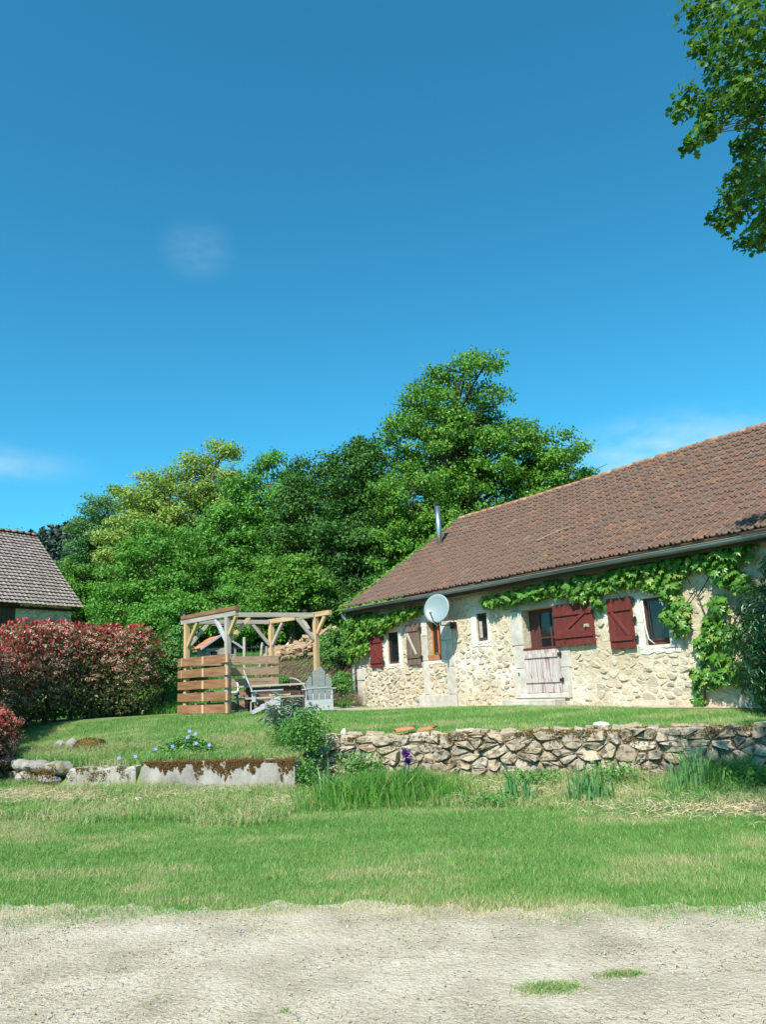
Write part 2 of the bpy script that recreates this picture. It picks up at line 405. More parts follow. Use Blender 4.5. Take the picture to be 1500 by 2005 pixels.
MT['larch'] = surf('new_timber', [(0.3, (0.36, 0.24, 0.12)), (0.5, (0.47, 0.33, 0.18)), (0.72, (0.55, 0.42, 0.25))], scale=2.5, detail=6, stretch=(0.7, 9, 9), rough=0.75, bump=0.15, bscale=12, rv=0.10, spots=[(1.3, 0.62, 0.75, (0.34, 0.20, 0.09), 4)])
MT['board'] = surf('brown_plank', [(0.3, (0.15, 0.075, 0.037)), (0.5, (0.215, 0.11, 0.055)), (0.75, (0.30, 0.17, 0.09))], scale=2.2, detail=7, stretch=(0.8, 8, 8), rough=0.8, bump=0.2, bscale=12, rv=0.14)
MT['greywood'] = surf('silvered_timber', [(0.3, (0.255, 0.225, 0.191)), (0.5, (0.348, 0.319, 0.281)), (0.75, (0.442, 0.412, 0.365))], scale=2.5, detail=7, stretch=(0.7, 9, 9), rough=0.85, bump=0.25, bscale=14, rv=0.12)
MT['paleboard'] = surf('grained_pale_plank', [(0.34, (0.216, 0.137, 0.086)), (0.48, (0.331, 0.259, 0.194)), (0.56, (0.288, 0.173, 0.094)), (0.7, (0.36, 0.302, 0.238))], scale=1.6, detail=3, stretch=(1.2, 7, 7), rough=0.85, bump=0.2, rv=0.1)
MT['chair'] = surf('pale_grey_painted_wood', [(0.3, (0.297, 0.31, 0.332)), (0.55, (0.383, 0.395, 0.416)), (0.75, (0.451, 0.459, 0.476))], scale=2.5, detail=7, stretch=(0.8, 9, 9), rough=0.75, bump=0.2, bscale=14, rv=0.06, spots=[(6, 0.68, 0.75, (0.26, 0.25, 0.25), 5)])
MT['darkwood'] = surf('dark_oiled_wood', [(0.3, (0.035, 0.024, 0.02)), (0.7, (0.085, 0.062, 0.05))], scale=3, stretch=(.8, 8, 8), rough=0.75, bump=0.15)
MT['green_paint'] = surf('green_bench_paint', [(0.3, (0.035, 0.14, 0.07)), (0.7, (0.06, 0.20, 0.10))], scale=3, rough=0.4)
MT['mint_paint'] = surf('pale_green_slat', [(0.3, (0.40, 0.52, 0.44)), (0.7, (0.50, 0.61, 0.53))], scale=3, rough=0.6)
MT['dish'] = surf('dish_enamel', [(0.3, (0.184, 0.252, 0.274)), (0.7, (0.209, 0.277, 0.299))], scale=2, rough=0.42)
MT['dishprint'] = surf('faded_dish_print', [(0.3, (0.22, 0.31, 0.34)), (0.7, (0.25, 0.34, 0.37))], scale=9, rough=0.5)
MT['white'] = surf('white_plastic', [(0.3, (0.68, 0.68, 0.66)), (0.7, (0.76, 0.76, 0.74))], scale=2, rough=0.45)
MT['iron'] = surf('dark_iron', [(0.3, (0.025, 0.022, 0.02)), (0.7, (0.06, 0.05, 0.045))], scale=9, rough=0.6, metal=0.4)
MT['terracotta'] = surf('terracotta', [(0.3, (0.34, 0.13, 0.065)), (0.7, (0.46, 0.20, 0.11))], scale=5, rough=0.85, bump=0.2, rv=0.2)
MT['glass'] = glassmat('window_glass')
MT['curtain'] = surf('curtain', [(0.3, (0.35, 0.36, 0.38)), (0.7, (0.5, 0.51, 0.53))], scale=3, stretch=(6, 6, .5), rough=0.9)
MT['interior'] = surf('dark_interior_plaster', [(0.3, (0.05, 0.045, 0.04)), (0.7, (0.08, 0.07, 0.065))], scale=3)
MT['bark'] = surf('bark', [(0.3, (0.035, 0.028, 0.02)), (0.55, (0.075, 0.06, 0.046)), (0.8, (0.13, 0.11, 0.085))], scale=5, detail=8, stretch=(1, 1, .3), bump=0.8, bscale=12, rough=0.95)
MT['twig'] = surf('dry_twigs', [(0.3, (0.13, 0.09, 0.06)), (0.7, (0.28, 0.21, 0.15))], scale=5, rough=0.95, rv=0.35)
MT['log'] = surf('split_firewood', [(0.3, (0.24, 0.16, 0.095)), (0.5, (0.38, 0.27, 0.17)), (0.75, (0.50, 0.38, 0.26))], scale=3, detail=7, stretch=(1, 7, 7), rough=0.9, bump=0.3, bscale=14, rv=0.28)
MT['boulder'] = surf('mossy_boulder', [(0.3, (0.16, 0.15, 0.13)), (0.6, (0.30, 0.29, 0.265)), (0.8, (0.42, 0.41, 0.38))], scale=5, detail=9, bump=0.8, bscale=12, bdist=.04, rough=0.95, rv=0.15, spots=[(3.2, 0.55, 0.66, (0.16, 0.13, 0.04), 7)])
# foliage
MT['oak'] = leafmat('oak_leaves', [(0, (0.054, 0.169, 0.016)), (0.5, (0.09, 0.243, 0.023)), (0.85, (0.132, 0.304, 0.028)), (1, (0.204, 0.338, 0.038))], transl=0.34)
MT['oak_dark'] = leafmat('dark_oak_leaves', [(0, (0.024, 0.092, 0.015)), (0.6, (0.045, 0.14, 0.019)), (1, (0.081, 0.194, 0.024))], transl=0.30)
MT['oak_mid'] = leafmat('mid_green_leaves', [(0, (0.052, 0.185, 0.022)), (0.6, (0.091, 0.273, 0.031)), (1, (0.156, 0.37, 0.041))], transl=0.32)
MT['ash'] = leafmat('pale_ash_leaves', [(0, (0.138, 0.253, 0.04)), (0.5, (0.218, 0.345, 0.057)), (1, (0.345, 0.425, 0.098))], transl=0.34)
MT['bluegreen'] = leafmat('blue_green_leaves', [(0, (0.047, 0.149, 0.047)), (0.6, (0.088, 0.223, 0.068)), (1, (0.149, 0.297, 0.081))], transl=0.3)
MT['conifer'] = leafmat('spruce_needles', [(0, (0.012, 0.030, 0.024)), (1, (0.028, 0.055, 0.042))], transl=0.05)
MT['maple'] = leafmat('field_maple_leaves', [(0, (0.034, 0.117, 0.012)), (0.6, (0.059, 0.167, 0.018)), (1, (0.117, 0.235, 0.025))], transl=0.42)
MT['vine'] = leafmat('creeper_leaves', [(0, (0.062, 0.185, 0.025)), (0.5, (0.095, 0.246, 0.031)), (0.85, (0.146, 0.308, 0.045)), (1, (0.246, 0.314, 0.067))], transl=0.32, rough=0.38, spec=0.5, per_object=True)
MT['vine2'] = leafmat('gable_creeper_leaves', [(0, (0.066, 0.187, 0.022)), (0.5, (0.11, 0.264, 0.031)), (1, (0.187, 0.33, 0.044))], transl=0.34, rough=0.45)
MT['jasmine'] = leafmat('dark_shrub_leaves', [(0, (0.018, 0.075, 0.018)), (0.6, (0.032, 0.115, 0.026)), (1, (0.06, 0.165, 0.035))], transl=0.2, rough=0.35, spec=0.5)
MT['hedge'] = leafmat('photinia_old_leaves', [(0, (0.036, 0.045, 0.015)), (0.55, (0.083, 0.087, 0.024)), (0.75, (0.18, 0.053, 0.024)), (1, (0.3, 0.06, 0.027))], transl=0.15, rough=0.4, spec=0.45)
MT['hedge_red'] = leafmat('photinia_young_leaves', [(0, (0.26, 0.022, 0.024)), (0.6, (0.42, 0.05, 0.05)), (1, (0.4, 0.12, 0.07))], transl=0.28, rough=0.4, spec=0.45)
MT['hedge_flower'] = leafmat('photinia_blossom', [(0, (0.483, 0.23, 0.172)), (0.5, (0.632, 0.38, 0.276)), (1, (0.736, 0.54, 0.414))], transl=0.2, rough=0.8)
GRASS = [(0, (0.075, 0.23, 0.035)), (0.3, (0.13, 0.31, 0.065)), (0.52, (0.20, 0.36, 0.10)), (0.75, (0.38, 0.39, 0.18)), (1, (0.56, 0.48, 0.29))]
MT['grass'] = leafmat('lawn_grass', GRASS, transl=0.3, rough=0.55)
MT['tallgrass'] = leafmat('tall_grass', [(0, (0.05, 0.194, 0.027)), (0.5, (0.088, 0.269, 0.037)), (0.85, (0.15, 0.338, 0.056)), (1, (0.4, 0.388, 0.15))], transl=0.34, rough=0.5)
MT['hay'] = leafmat('cut_dry_grass', [(0, (0.40, 0.33, 0.18)), (0.6, (0.55, 0.47, 0.30)), (1, (0.62, 0.55, 0.38))], transl=0.2, rough=0.8)
MT['iris'] = leafmat('iris_blades', [(0, (0.069, 0.207, 0.062)), (0.6, (0.115, 0.284, 0.091)), (1, (0.196, 0.338, 0.132))], transl=0.3, rough=0.45)
MT['purple'] = leafmat('iris_petals', [(0, (0.055, 0.012, 0.14)), (1, (0.13, 0.03, 0.26))], transl=0.3)
MT['vinca_flower'] = leafmat('periwinkle_petals', [(0, (0.20, 0.21, 0.62)), (1, (0.33, 0.34, 0.75))], transl=0.2)
MT['silver'] = leafmat('silver_leaves', [(0, (0.19, 0.26, 0.19)), (1, (0.33, 0.39, 0.31))], transl=0.2, rough=0.8)
MT['bushgreen'] = leafmat('garden_leaves', [(0, (0.058, 0.189, 0.039)), (0.6, (0.098, 0.26, 0.052)), (1, (0.169, 0.351, 0.065))], transl=0.3)

# ------------------------------------------------------------------ terrain
SX = [-400, -30, -10, -7.6, -5.6, -4.4, -4.2, -1.55, -1.42, -1.3, 0.2, 1.8, 3.3, 4.6, 6.6, 12, 40, 400]
SY = [60, 24, 16.2, 14.9, 13.5, 13.35, 13.22, 12.45, 12.7, 13.5, 13.1, 12.6, 12.2, 11.5, 10.8, 9.2, 2, -100]
SZ = [2, 1.0, .62, .56, .46, .46, .50, .50, .60, .74, .76, .76, .77, .75, .75, .75, .75, .75]
def ystep(x): return np.interp(x, SX, SY)
def H(x, y):
    x = np.asarray(x, float); y = np.asarray(y, float)
    ys = ystep(x)
    left = sstep((-x - 2) / 6)
    lo = (0.06 + 0.10 * left) * sstep((y - 7.0) / (np.maximum(ys - 7.0, 1.0))) + 0.02 * (fbm(x * .6, y * .6, 3) - .5) * sstep((y - 6.2) / 1.0)
    terr = 0.955 + 0.105 * sstep((-x - 0.4) / 2.4) * sstep((y - 15) / 4)
    zs = np.interp(x, SX, SZ)
    up = zs + (terr - zs) * sstep((y - ys) / np.where(x < -1.5, 5.5, 4.6)) + 0.02 * (fbm(x * .7, y * .7, 5) - .5)
    bank = sstep((y - 22.6) / 4.2) * 1.45 + np.clip(y - 26, 0, 34) * 0.085 + np.clip(y - 60, 0, 400) * 0.02
    k = sstep((y - ys - 0.10) / 0.16)
    z = lo * (1 - k) + up * k + bank * sstep((y - 21.5) / 1.0)
    hill = 84 * np.exp(-((x + 160) / 150) ** 2 - ((y - 470) / 130) ** 2) + 60 * np.exp(-((x - 260) / 300) ** 2 - ((y - 900) / 250) ** 2)
    return z + hill * sstep((y - 120) / 120)

def geo(a, b, n):
    return list(a * (b / a) ** (np.arange(1, n + 1) / n))
gx = np.array([-v for v in geo(30, 2600, 22)][::-1] + list(np.arange(-30, -10, 1.0)) + list(np.arange(-10, 8.01, 0.17)) + list(np.arange(9, 31, 1.0)) + geo(31, 2600, 22))
gy = np.array([-v for v in geo(8, 600, 12)][::-1] + list(np.arange(-8, 4, 1.0)) + list(np.arange(4, 27, 0.17)) + list(np.arange(27, 60, 1.0)) + geo(60, 4000, 40))
XX, YY = np.meshgrid(gx, gy)
V = np.stack([XX.ravel(), YY.ravel(), H(XX, YY).ravel()], 1)
nx, ny = len(gx), len(gy)
ii = np.arange(nx - 1)[None, :] + nx * np.arange(ny - 1)[:, None]
F = np.stack([ii, ii + 1, ii + 1 + nx, ii + nx], -1).reshape(-1, 4)
link('ground', np_mesh('ground', V, F, smooth=True), MT['ground'], kind='structure')

def patch(name, corners, nu, nv, m, lift=0.006, edge=0.0, kind='structure', bump=0.0):
    a, b, c, d = [np.array(p, float) for p in corners]
    u, v = np.meshgrid(np.linspace(0, 1, nu), np.linspace(0, 1, nv))
    x = (a[0] * (1 - u) + b[0] * u) * (1 - v) + (d[0] * (1 - u) + c[0] * u) * v
    y = (a[1] * (1 - u) + b[1] * u) * (1 - v) + (d[1] * (1 - u) + c[1] * u) * v
    if edge:
        y = y + ((fbm(x * 1.3, x * 0 + 3.3, 9) - .5) * edge + (fbm(x * 8, x * 0 + 1.3, 10, 3) - .5) * edge * 1.3) * (v > .999)
    z = H(x, y) + lift
    if bump: z = z + bump * (fbm(x * 3, y * 3, 21, 4) - 0.3).clip(0) * (v < .98)
    V = np.stack([x.ravel(), y.ravel(), z.ravel()], 1)
    ii = np.arange(nu - 1)[None, :] + nu * np.arange(nv - 1)[:, None]
    F = np.stack([ii, ii + 1, ii + 1 + nu, ii + nu], -1).reshape(-1, 4)
    return link(name, np_mesh(name, V, F, smooth=True), m, kind=kind)

def road_y(x): return 5.78 - 0.158 * x
patch('gravel_road', [(-14, -1.0), (14, -5.0), (14, 3.90), (-14, 8.33)], 600, 60, MT['road'], 0.006, 0.35, bump=0.03)
patch('patio', [(-5.3, 18.75), (-0.6, 19.0), (-1.1, 22.9), (-5.2, 22.4)], 40, 30, MT['patio'], 0.012)
patch('house_path', [(-0.75, 19.4), (7.0, 12.95), (7.3, 13.75), (-1.2, 22.9)], 70, 10, MT['patio'], 0.009)

# ------------------------------------------------------------------ masonry
def clip_poly(poly, p, n):
    out = []; k = len(poly)
    for i in range(k):
        a, b = poly[i], poly[(i + 1) % k]
        da = (a[0] - p[0]) * n[0] + (a[1] - p[1]) * n[1]; db = (b[0] - p[0]) * n[0] + (b[1] - p[1]) * n[1]
        if da <= 0: out.append(a)
        if (da < 0 < db) or (db < 0 < da):
            t = da / (da - db); out.append((a[0] + (b[0] - a[0]) * t, a[1] + (b[1] - a[1]) * t))
    return out

def voronoi(seeds, box, ax=1.0):
    """cells of the seeds inside box (x0,x1,y0,y1)"""
    S = np.array(seeds) * [ax, 1]; cells = []; box = (box[0] * ax, box[1] * ax, box[2], box[3])
    for i in range(len(S)):
        d = S - S[i]; dd = (d ** 2).sum(1); order = np.argsort(dd)[1:19]
        poly = [(box[0], box[2]), (box[1], box[2]), (box[1], box[3]), (box[0], box[3])]
        for j in order:
            poly = clip_poly(poly, (S[i] + S[j]) / 2, d[j])
            if len(poly) < 3: break
        cells.append([(p[0] / ax, p[1]) for p in poly])
    return cells

def seeds_rows(x0, x1, y0, y1, dx, dy, jx=.3, jy=.28, r=random.Random(5)):
    out = []; y = y0 + dy * .5; k = 0
    while y < y1:
        x = x0 + dx * (.25 + .5 * (k % 2))
        while x < x1:
            out.append((x + r.uniform(-jx, jx) * dx, y + r.uniform(-jy, jy) * dy)); x += dx * r.uniform(.55, 1.5)
        y += dy * r.uniform(.85, 1.15); k += 1
    return out

def stone_geo(poly, gap, h, r, mapf, back=0.06, rough=0.25, cut=.12, tilt=.25):
    """a rubble stone with a bulging, uneven face over a 2D cell; mapf(u,w,height) -> point"""
    c = np.mean(poly, 0); P = np.array(poly)
    Q = []
    for i in range(len(P)):
        a, b = P[i], P[(i + 1) % len(P)]
        if np.hypot(*(b - a)) < 0.012: continue
        Q += [a * (1 - cut) + b * cut, a * cut + b * (1 - cut)] if np.hypot(*(b - a)) > 0.05 else [(a + b) / 2]
    if len(Q) < 4: return None
    Q = np.array(Q)
    d = Q - c; L = np.hypot(d[:, 0], d[:, 1])[:, None] + 1e-6
    Q = c + d * np.clip((L - gap) / L, 0.35, 1) * (1 + np.array([[r.uniform(-.06, .06)] for _ in Q]))
    n = len(Q); vs = []
    tx, ty = r.uniform(-tilt, tilt), r.uniform(-tilt, tilt)
    for s, hh, jit in ((1.03, -back, 0), (1.0, h * .45, .1), (.84, h, rough)):
        for q in Q:
            e = (q - c) * s
            vs.append(mapf(c[0] + e[0], c[1] + e[1], hh + (h * r.uniform(-jit, jit) if jit else 0) + (tx * e[0] + ty * e[1]) * (s < .9)))
    vs.append(mapf(c[0], c[1], h * (1.05 + r.uniform(-.15, .15))))
    fs = []
    for k in range(2):
        for i in range(n):
            j = (i + 1) % n; fs.append((k * n + i, k * n + j, (k + 1) * n + j, (k + 1) * n + i))
    for i in range(n): fs.append((2 * n + i, 2 * n + (i + 1) % n, 3 * n))
    return vs, fs

def poly_area(p):
    p = np.array(p); return 0.5 * abs(np.dot(p[:, 0], np.roll(p[:, 1], -1)) - np.dot(p[:, 1], np.roll(p[:, 0], -1)))

# ------------------------------------------------------------------ the house
HL = (-1.004, 23.34, 0.0)
HRZ = math.atan2(-0.801, 0.598)
house = empty('stone_house', (HL[0], HL[1], 0.0), HRZ, 'long low stone farmhouse with brown tiled roof and oxblood shutters', 'house')
HD = np.array([0.598, -0.801, 0]) / math.hypot(0.598, 0.801); HN = np.array([0.801, 0.598, 0]) / math.hypot(0.598, 0.801)
def hw(u, v, z):  # house coordinates to world
    return np.array(HL) + HD * u + HN * v + np.array([0, 0, z])
ULEN, UDEP, ZB, ZE = 15.0, 9.2, 0.7, 3.86
OPEN = dict(w1=(1.60, 2.10, 2.13, 3.0), w2=(3.39, 3.93, 2.13, 3.15), nw=(5.31, 5.68, 2.50, 3.17), door=(6.85, 7.88, 1.23, 3.09), w3=(10.08, 10.62, 2.08, 2.99))
us = sorted({0.0, ULEN} | {v for o in OPEN.values() for v in o[:2]} | set(np.arange(0.5, 15, 0.5)))
zs_ = sorted({ZB, 3.98} | {v for o in OPEN.values() for v in o[2:]} | {1.0, 1.6})
mb = MB()
for a, b in zip(us[:-1], us[1:]):
    for c, d in zip(zs_[:-1], zs_[1:]):
        mu, mz = (a + b) / 2, (c + d) / 2
        if any(o[0] < mu < o[1] and o[2] < mz < o[3] for o in OPEN.values()): continue
        mb.add([(a, 0, c), (b, 0, c), (b, 0, d), (a, 0, d)], [(0, 1, 2, 3)])
        mb.add([(a, .5, c), (b, .5, c), (b, .5, d), (a, .5, d)], [(3, 2, 1, 0)])
for o in OPEN.values():
    a, b, c, d = o
    mb.add([(a, 0, c), (a, .5, c), (a, .5, d), (a, 0, d)], [(0, 1, 2, 3)])
    mb.add([(b, 0, c), (b, .5, c), (b, .5, d), (b, 0, d)], [(3, 2, 1, 0)])
    mb.add([(a, 0, c), (b, 0, c), (b, .5, c), (a, .5, c)], [(0, 1, 2, 3)])
    mb.add([(a, 0, d), (b, 0, d), (b, .5, d), (a, .5, d)], [(3, 2, 1, 0)])
mb.obj('front_wall', MT['mortar'], house)
mb = MB(); mb.b6(0.0, ULEN, UDEP - .5, UDEP, ZB, 3.98); mb.obj('back_wall', MT['mortar'], house)
for nm, u0_, u1_ in (('gable_wall', 0.003, .5), ('gable_wall', ULEN - .5, ULEN - .003)):
    mb = MB(); pr = [(0.502, ZB), (UDEP - .502, ZB), (UDEP - .502, 3.95), (4.6, 6.85), (0.502, 3.95)]
    mb.add([(u0_, a, b) for a, b in pr] + [(u1_, a, b) for a, b in pr], [(0, 1, 2, 3, 4), (9, 8, 7, 6, 5)] + [(k, k + 5, (k + 1) % 5 + 5, (k + 1) % 5) for k in range(5)])
    mb.obj(nm, MT['mortar'], house)
mb = MB(); mb.b6(.5, ULEN - .5, .5, UDEP - .5, .95, 1.08); mb.obj('inside_floor', MT['interior'], house)

# dressed stone pieces: (name, u0,u1, z0,z1, proud, material)
DR = [('jamb_stone', 3.165, 3.385, 1.26, 2.12, .03, 'dressed'), ('jamb_stone', 3.165, 3.385, 2.128, 2.78, .03, 'dressed'), ('jamb_stone', 3.165, 3.385, 2.788, 3.15, .03, 'dressed'),
      ('jamb_stone', 3.935, 4.40, 2.62, 3.10, .028, 'dressed'), ('jamb_stone', 3.935, 4.16, 2.128, 2.612, .032, 'dressed'), ('jamb_stone', 4.168, 4.40, 1.95, 2.612, .03, 'dressed'), ('jamb_stone', 4.12, 4.40, 1.26, 1.942, .03, 'dressed'),
      ('window_lintel', 3.2, 4.32, 3.158, 3.36, .035, 'dressed'), ('window_sill', 3.15, 4.11, 2.04, 2.122, .022, 'white_mortar'),
      ('plinth_stone', 2.94, 4.45, .95, 1.25, .07, 'dressed'),
      ('window_surround', 5.12, 5.305, 2.42, 3.26, .02, 'white_mortar'), ('window_surround', 5.685, 5.80, 2.42, 3.22, .02, 'white_mortar'), ('window_surround', 5.31, 5.68, 3.178, 3.30, .02, 'white_mortar'), ('window_sill', 5.10, 5.80, 2.36, 2.412, .022, 'white_mortar'), ('window_sill', 5.31, 5.68, 2.42, 2.49, .03, 'white_mortar'),
      ('jamb_stone', 6.47, 6.845, 1.118, 1.78, .03, 'dressed'), ('jamb_stone', 6.55, 6.845, 1.788, 2.30, .032, 'dressed'), ('jamb_stone', 6.47, 6.845, 2.308, 3.08, .03, 'dressed'),
      ('jamb_stone', 7.885, 8.12, 1.118, 1.75, .03, 'dressed'), ('jamb_stone', 7.885, 8.18, 1.758, 2.40, .028, 'dressed'), ('jamb_stone', 7.885, 8.12, 2.408, 3.08, .03, 'dressed'),
      ('door_lintel', 6.5, 8.25, 3.095, 3.27, .05, 'pale_concrete'), ('threshold', 6.60, 8.05, 1.118, 1.222, .06, 'dressed'),
      ('window_surround', 1.44, 1.595, 2.05, 3.05, .02, 'white_mortar'), ('window_surround', 2.105, 2.26, 2.05, 3.05, .02, 'white_mortar'), ('window_sill', 1.42, 2.28, 2.0, 2.045, .03, 'white_mortar'), ('window_surround', 1.60, 2.10, 2.05, 2.122, .03, 'white_mortar'),
      ('jamb_stone', 9.90, 10.075, 2.0, 2.50, .03, 'white_mortar'), ('jamb_stone', 9.90, 10.075, 2.508, 3.05, .03, 'white_mortar'), ('jamb_stone', 10.625, 10.92, 2.0, 2.45, .03, 'dressed'), ('jamb_stone', 10.625, 10.85, 2.458, 3.05, .03, 'dressed'),
      ('window_sill', 9.95, 10.85, 1.92, 1.992, .022, 'white_mortar'), ('window_sill', 10.08, 10.62, 2.0, 2.072, .022, 'white_mortar'),
      ('quoin', 0.03, .36, .95, 1.38, .035, 'dressed'), ('quoin', 0.03, .26, 1.388, 1.72, .03, 'dressed'), ('quoin', 0.03, .40, 1.728, 2.06, .035, 'dressed'), ('quoin', 0.03, .28, 2.068, 2.42, .03, 'dressed')]
for nm, a, b, c, d, pr, mk in DR:
    mb = MB(); r = random.Random(int(a * 991 + c * 77))
    if mk == 'white_mortar':   # hand-laid lime render with a wavering outline
        pts = []
        for (x0_, z0_), (x1_, z1_) in (((a, c), (b, c)), ((b, c), (b, d)), ((b, d), (a, d)), ((a, d), (a, c))):
            k = max(2, int(math.hypot(x1_ - x0_, z1_ - z0_) / .06))
            pts += [(x0_ + (x1_ - x0_) * i / k, z0_ + (z1_ - z0_) * i / k) for i in range(k)]
        op = [o for o in OPEN.values()]
        def wob(x, z):
            for o in op:   # keep the side towards the opening straight
                if o[0] - .012 < x < o[1] + .012 and o[2] - .012 < z < o[3] + .012: return (x, z)
            return (x + r.uniform(-.03, .03), z + r.uniform(-.03, .03))
        pts = [wob(*p) for p in pts]; k = len(pts); cx_, cz_ = (a + b) / 2, (c + d) / 2
        vs = [(x, .03, z) for x, z in pts] + [(x, -.006, z) for x, z in pts] + [(cx_ + (x - cx_) * .86, -.016 + r.uniform(-.004, .004), cz_ + (z - cz_) * .86) for x, z in pts]
        mb.add(vs, [(i + o, (i + 1) % k + o, (i + 1) % k + o + k, i + o + k) for o in (0, k) for i in range(k)] + [tuple(range(2 * k, 3 * k))]); mb.obj(nm, MT[mk], house); continue
    e = .012; j = lambda: r.uniform(-.006, .006)
    f = [(a + e, c + e), (b - e, c + e), (b - e, d - e), (a + e, d - e)]; g = [(a, c), (b, c), (b, d), (a, d)]
    vs = [(x, .04, z) for x, z in g] + [(x + j(), -pr + .012, z + j()) for x, z in g] + [(x + j(), -pr + j(), z + j()) for x, z in f]
    fs = [(k + o, (k + 1) % 4 + o, (k + 1) % 4 + o + 4, k + o + 4) for o in (0, 4) for k in range(4)] + [(8, 9, 10, 11)]
    mb.add(vs, fs); mb.obj(nm, MT[mk], house)
mb = MB(); mb.b6(6.41, 7.97, -.42, -.062, .80, 1.108); ds = mb.obj('doorstep', MT['dressed'], house)
bv = ds.modifiers.new('bevel', 'BEVEL'); bv.width = .02; bv.segments = 2

# rubble stones of the front wall
rs = random.Random(3)
seeds = seeds_rows(0.3, 13.6, 0.92, 3.82, .215, .135, jx=.4, jy=.4, r=rs)
cells = voronoi(seeds, (0.02, 13.7, .90, 3.85), .68)
blocked = [(a - .02, b + .02, c - .02, d + .02) for a, b, c, d in OPEN.values()] + [(a - .012, b + .012, c - .012, d + .012) for _, a, b, c, d, _, _ in DR] + [(6.4, 7.98, .8, 1.12)]
pieces = []
for cell in cells:
    if len(cell) < 3: continue
    P = np.array(cell); c = P.mean(0)
    bb = (P[:, 0].min(), P[:, 0].max(), P[:, 1].min(), P[:, 1].max())
    if any(bb[1] > o[0] and bb[0] < o[1] and bb[3] > o[2] and bb[2] < o[3] for o in blocked):
        ok = False
        P2 = [tuple(p) for p in cell]
        for o in blocked:
            if not (bb[1] > o[0] and bb[0] < o[1] and bb[3] > o[2] and bb[2] < o[3]): continue
            if o[0] < c[0] < o[1] and o[2] < c[1] < o[3]: P2 = []; break
            dx = max(o[0] - c[0], c[0] - o[1]); dz = max(o[2] - c[1], c[1] - o[3])
            if dx > dz: P2 = clip_poly(P2, (o[0] if c[0] < o[0] else o[1], 0), (1 if c[0] < o[0] else -1, 0))
            else: P2 = clip_poly(P2, (0, o[2] if c[1] < o[2] else o[3]), (0, 1 if c[1] < o[2] else -1))
            if len(P2) < 3: break
        if len(P2) < 3: continue
        cell = P2
    ar = poly_area(cell)
    if ar < .004: continue
    if c[0] > 4.5 and rs.random() < .2: continue
    u = np.mean(cell, 0)[0]; z = np.mean(cell, 0)[1]
    gap = rs.uniform(.010, .030)
    if 4.5 < u < 13: gap = rs.uniform(.006, .050)
    h = rs.uniform(.004, .030)
    if u > 4.5 and rs.random() < .45: h = rs.uniform(.0, .008)   # nearly covered by the pointing
    g = stone_geo(cell, gap, h, rs, lambda a, b, t: (a, -t - .002, b), back=.04, cut=rs.uniform(.18, .34))
    if g: pieces.append((ar / np.linalg.norm(hw(u, 0, z)) ** 2, g))
pieces.sort(key=lambda p: -p[0])
rest = MB()
for k, (_, g) in enumerate(pieces):
    if k < 300:
        mb = MB(); mb.add(*g); mb.obj('wall_stone', MT['stone'], house, smooth=False)
    else:
        rest.add(*g, var=rs.random())
rest.obj('small_wall_stones', MT['stone'], house, kind='stuff')

# roof
RP = math.atan2(7.12 - 3.86, 5.0); SL = math.hypot(7.12 - 3.86, 5.0)
NROW, TW = 17, 0.2325; EXPO = SL / NROW
prof = [(0, .002), (.010, .034), (.030, .050), (.052, .036), (.062, .004), (.100, .000), (.108, .026), (.130, .028), (.140, .000), (.185, .000), (.2325, .001)]
TVs = [(x, 0.0, z + .028) for x, z in prof] + [(x, EXPO + .06, z * .9 - .004) for x, z in prof] + [(x, 0.0, z + .002) for x, z in prof]
np_ = len(prof)
TFs = [(k, k + 1, np_ + k + 1, np_ + k) for k in range(np_ - 1)] + [(2 * np_ + k, 2 * np_ + k + 1, k + 1, k) for k in range(np_ - 1)]
TFs += [(0, np_, 2 * np_)]
tile_me = bpy.data.meshes.new('roof_tile'); tile_me.from_pydata(TVs, [], TFs); tile_me.update(); tile_me.materials.append(MT['tile'])
sv = np.array([0, math.cos(RP), math.sin(RP)]); nv_ = np.array([0, -math.sin(RP), math.cos(RP)])
def roof_pt(u, s, t=0.0):
    sag = -0.07 * math.sin(math.pi * min(max(s / SL, 0), 1)) * (.6 + .4 * math.sin(u * .55)) - 0.05 * math.sin(u * .42 + .6) * (s / SL)
    return np.array([u, -0.40, 3.86]) + sv * s + nv_ * (t + sag)
roof = MB()
for side in (0, 1):
    vs = []; fs = []; nu, nsr = 40, 10
    for t in (-.02, -.10):
        for i in range(nu + 1):
            for j in range(nsr + 1):
                p = roof_pt(-.02 + (ULEN + .04) * i / nu, SL * j / nsr, t)
                if side: p[1] = 9.2 - p[1]
                vs.append(p)
    K = (nu + 1) * (nsr + 1)
    for i in range(nu):
        for j in range(nsr):
            a = i * (nsr + 1) + j; q = (a, a + nsr + 1, a + nsr + 2, a + 1)
            fs.append(q); fs.append(tuple(x + K for x in q[::-1]))
    ring = [j for j in range(nsr + 1)] + [i * (nsr + 1) + nsr for i in range(1, nu + 1)] + [nu * (nsr + 1) + j for j in range(nsr - 1, -1, -1)] + [i * (nsr + 1) for i in range(nu - 1, 0, -1)]
    for a, b in zip(ring, ring[1:] + ring[:1]): fs.append((a, b, b + K, a + K))
    roof.add(vs, fs)
roof_o = roof.obj('roof', MT['tile'], house)
tiles = []
NC = int(ULEN / TW) + 1
for row in range(NROW):
    for c in range(NC):
        tiles.append((row, c))
camp = np.array([0, 0, 1.6])
def tdist(rc):
    u = rc[1] * TW + .1
    p = roof_pt(u, rc[0] * EXPO); w = hw(p[0], p[1], p[2])
    d = w - camp; vis = 1.0
    x = d @ np.array(cr) / (d @ np.array(fw))
    return np.linalg.norm(d) + (100 if x > .52 else 0)
tiles.sort(key=tdist)
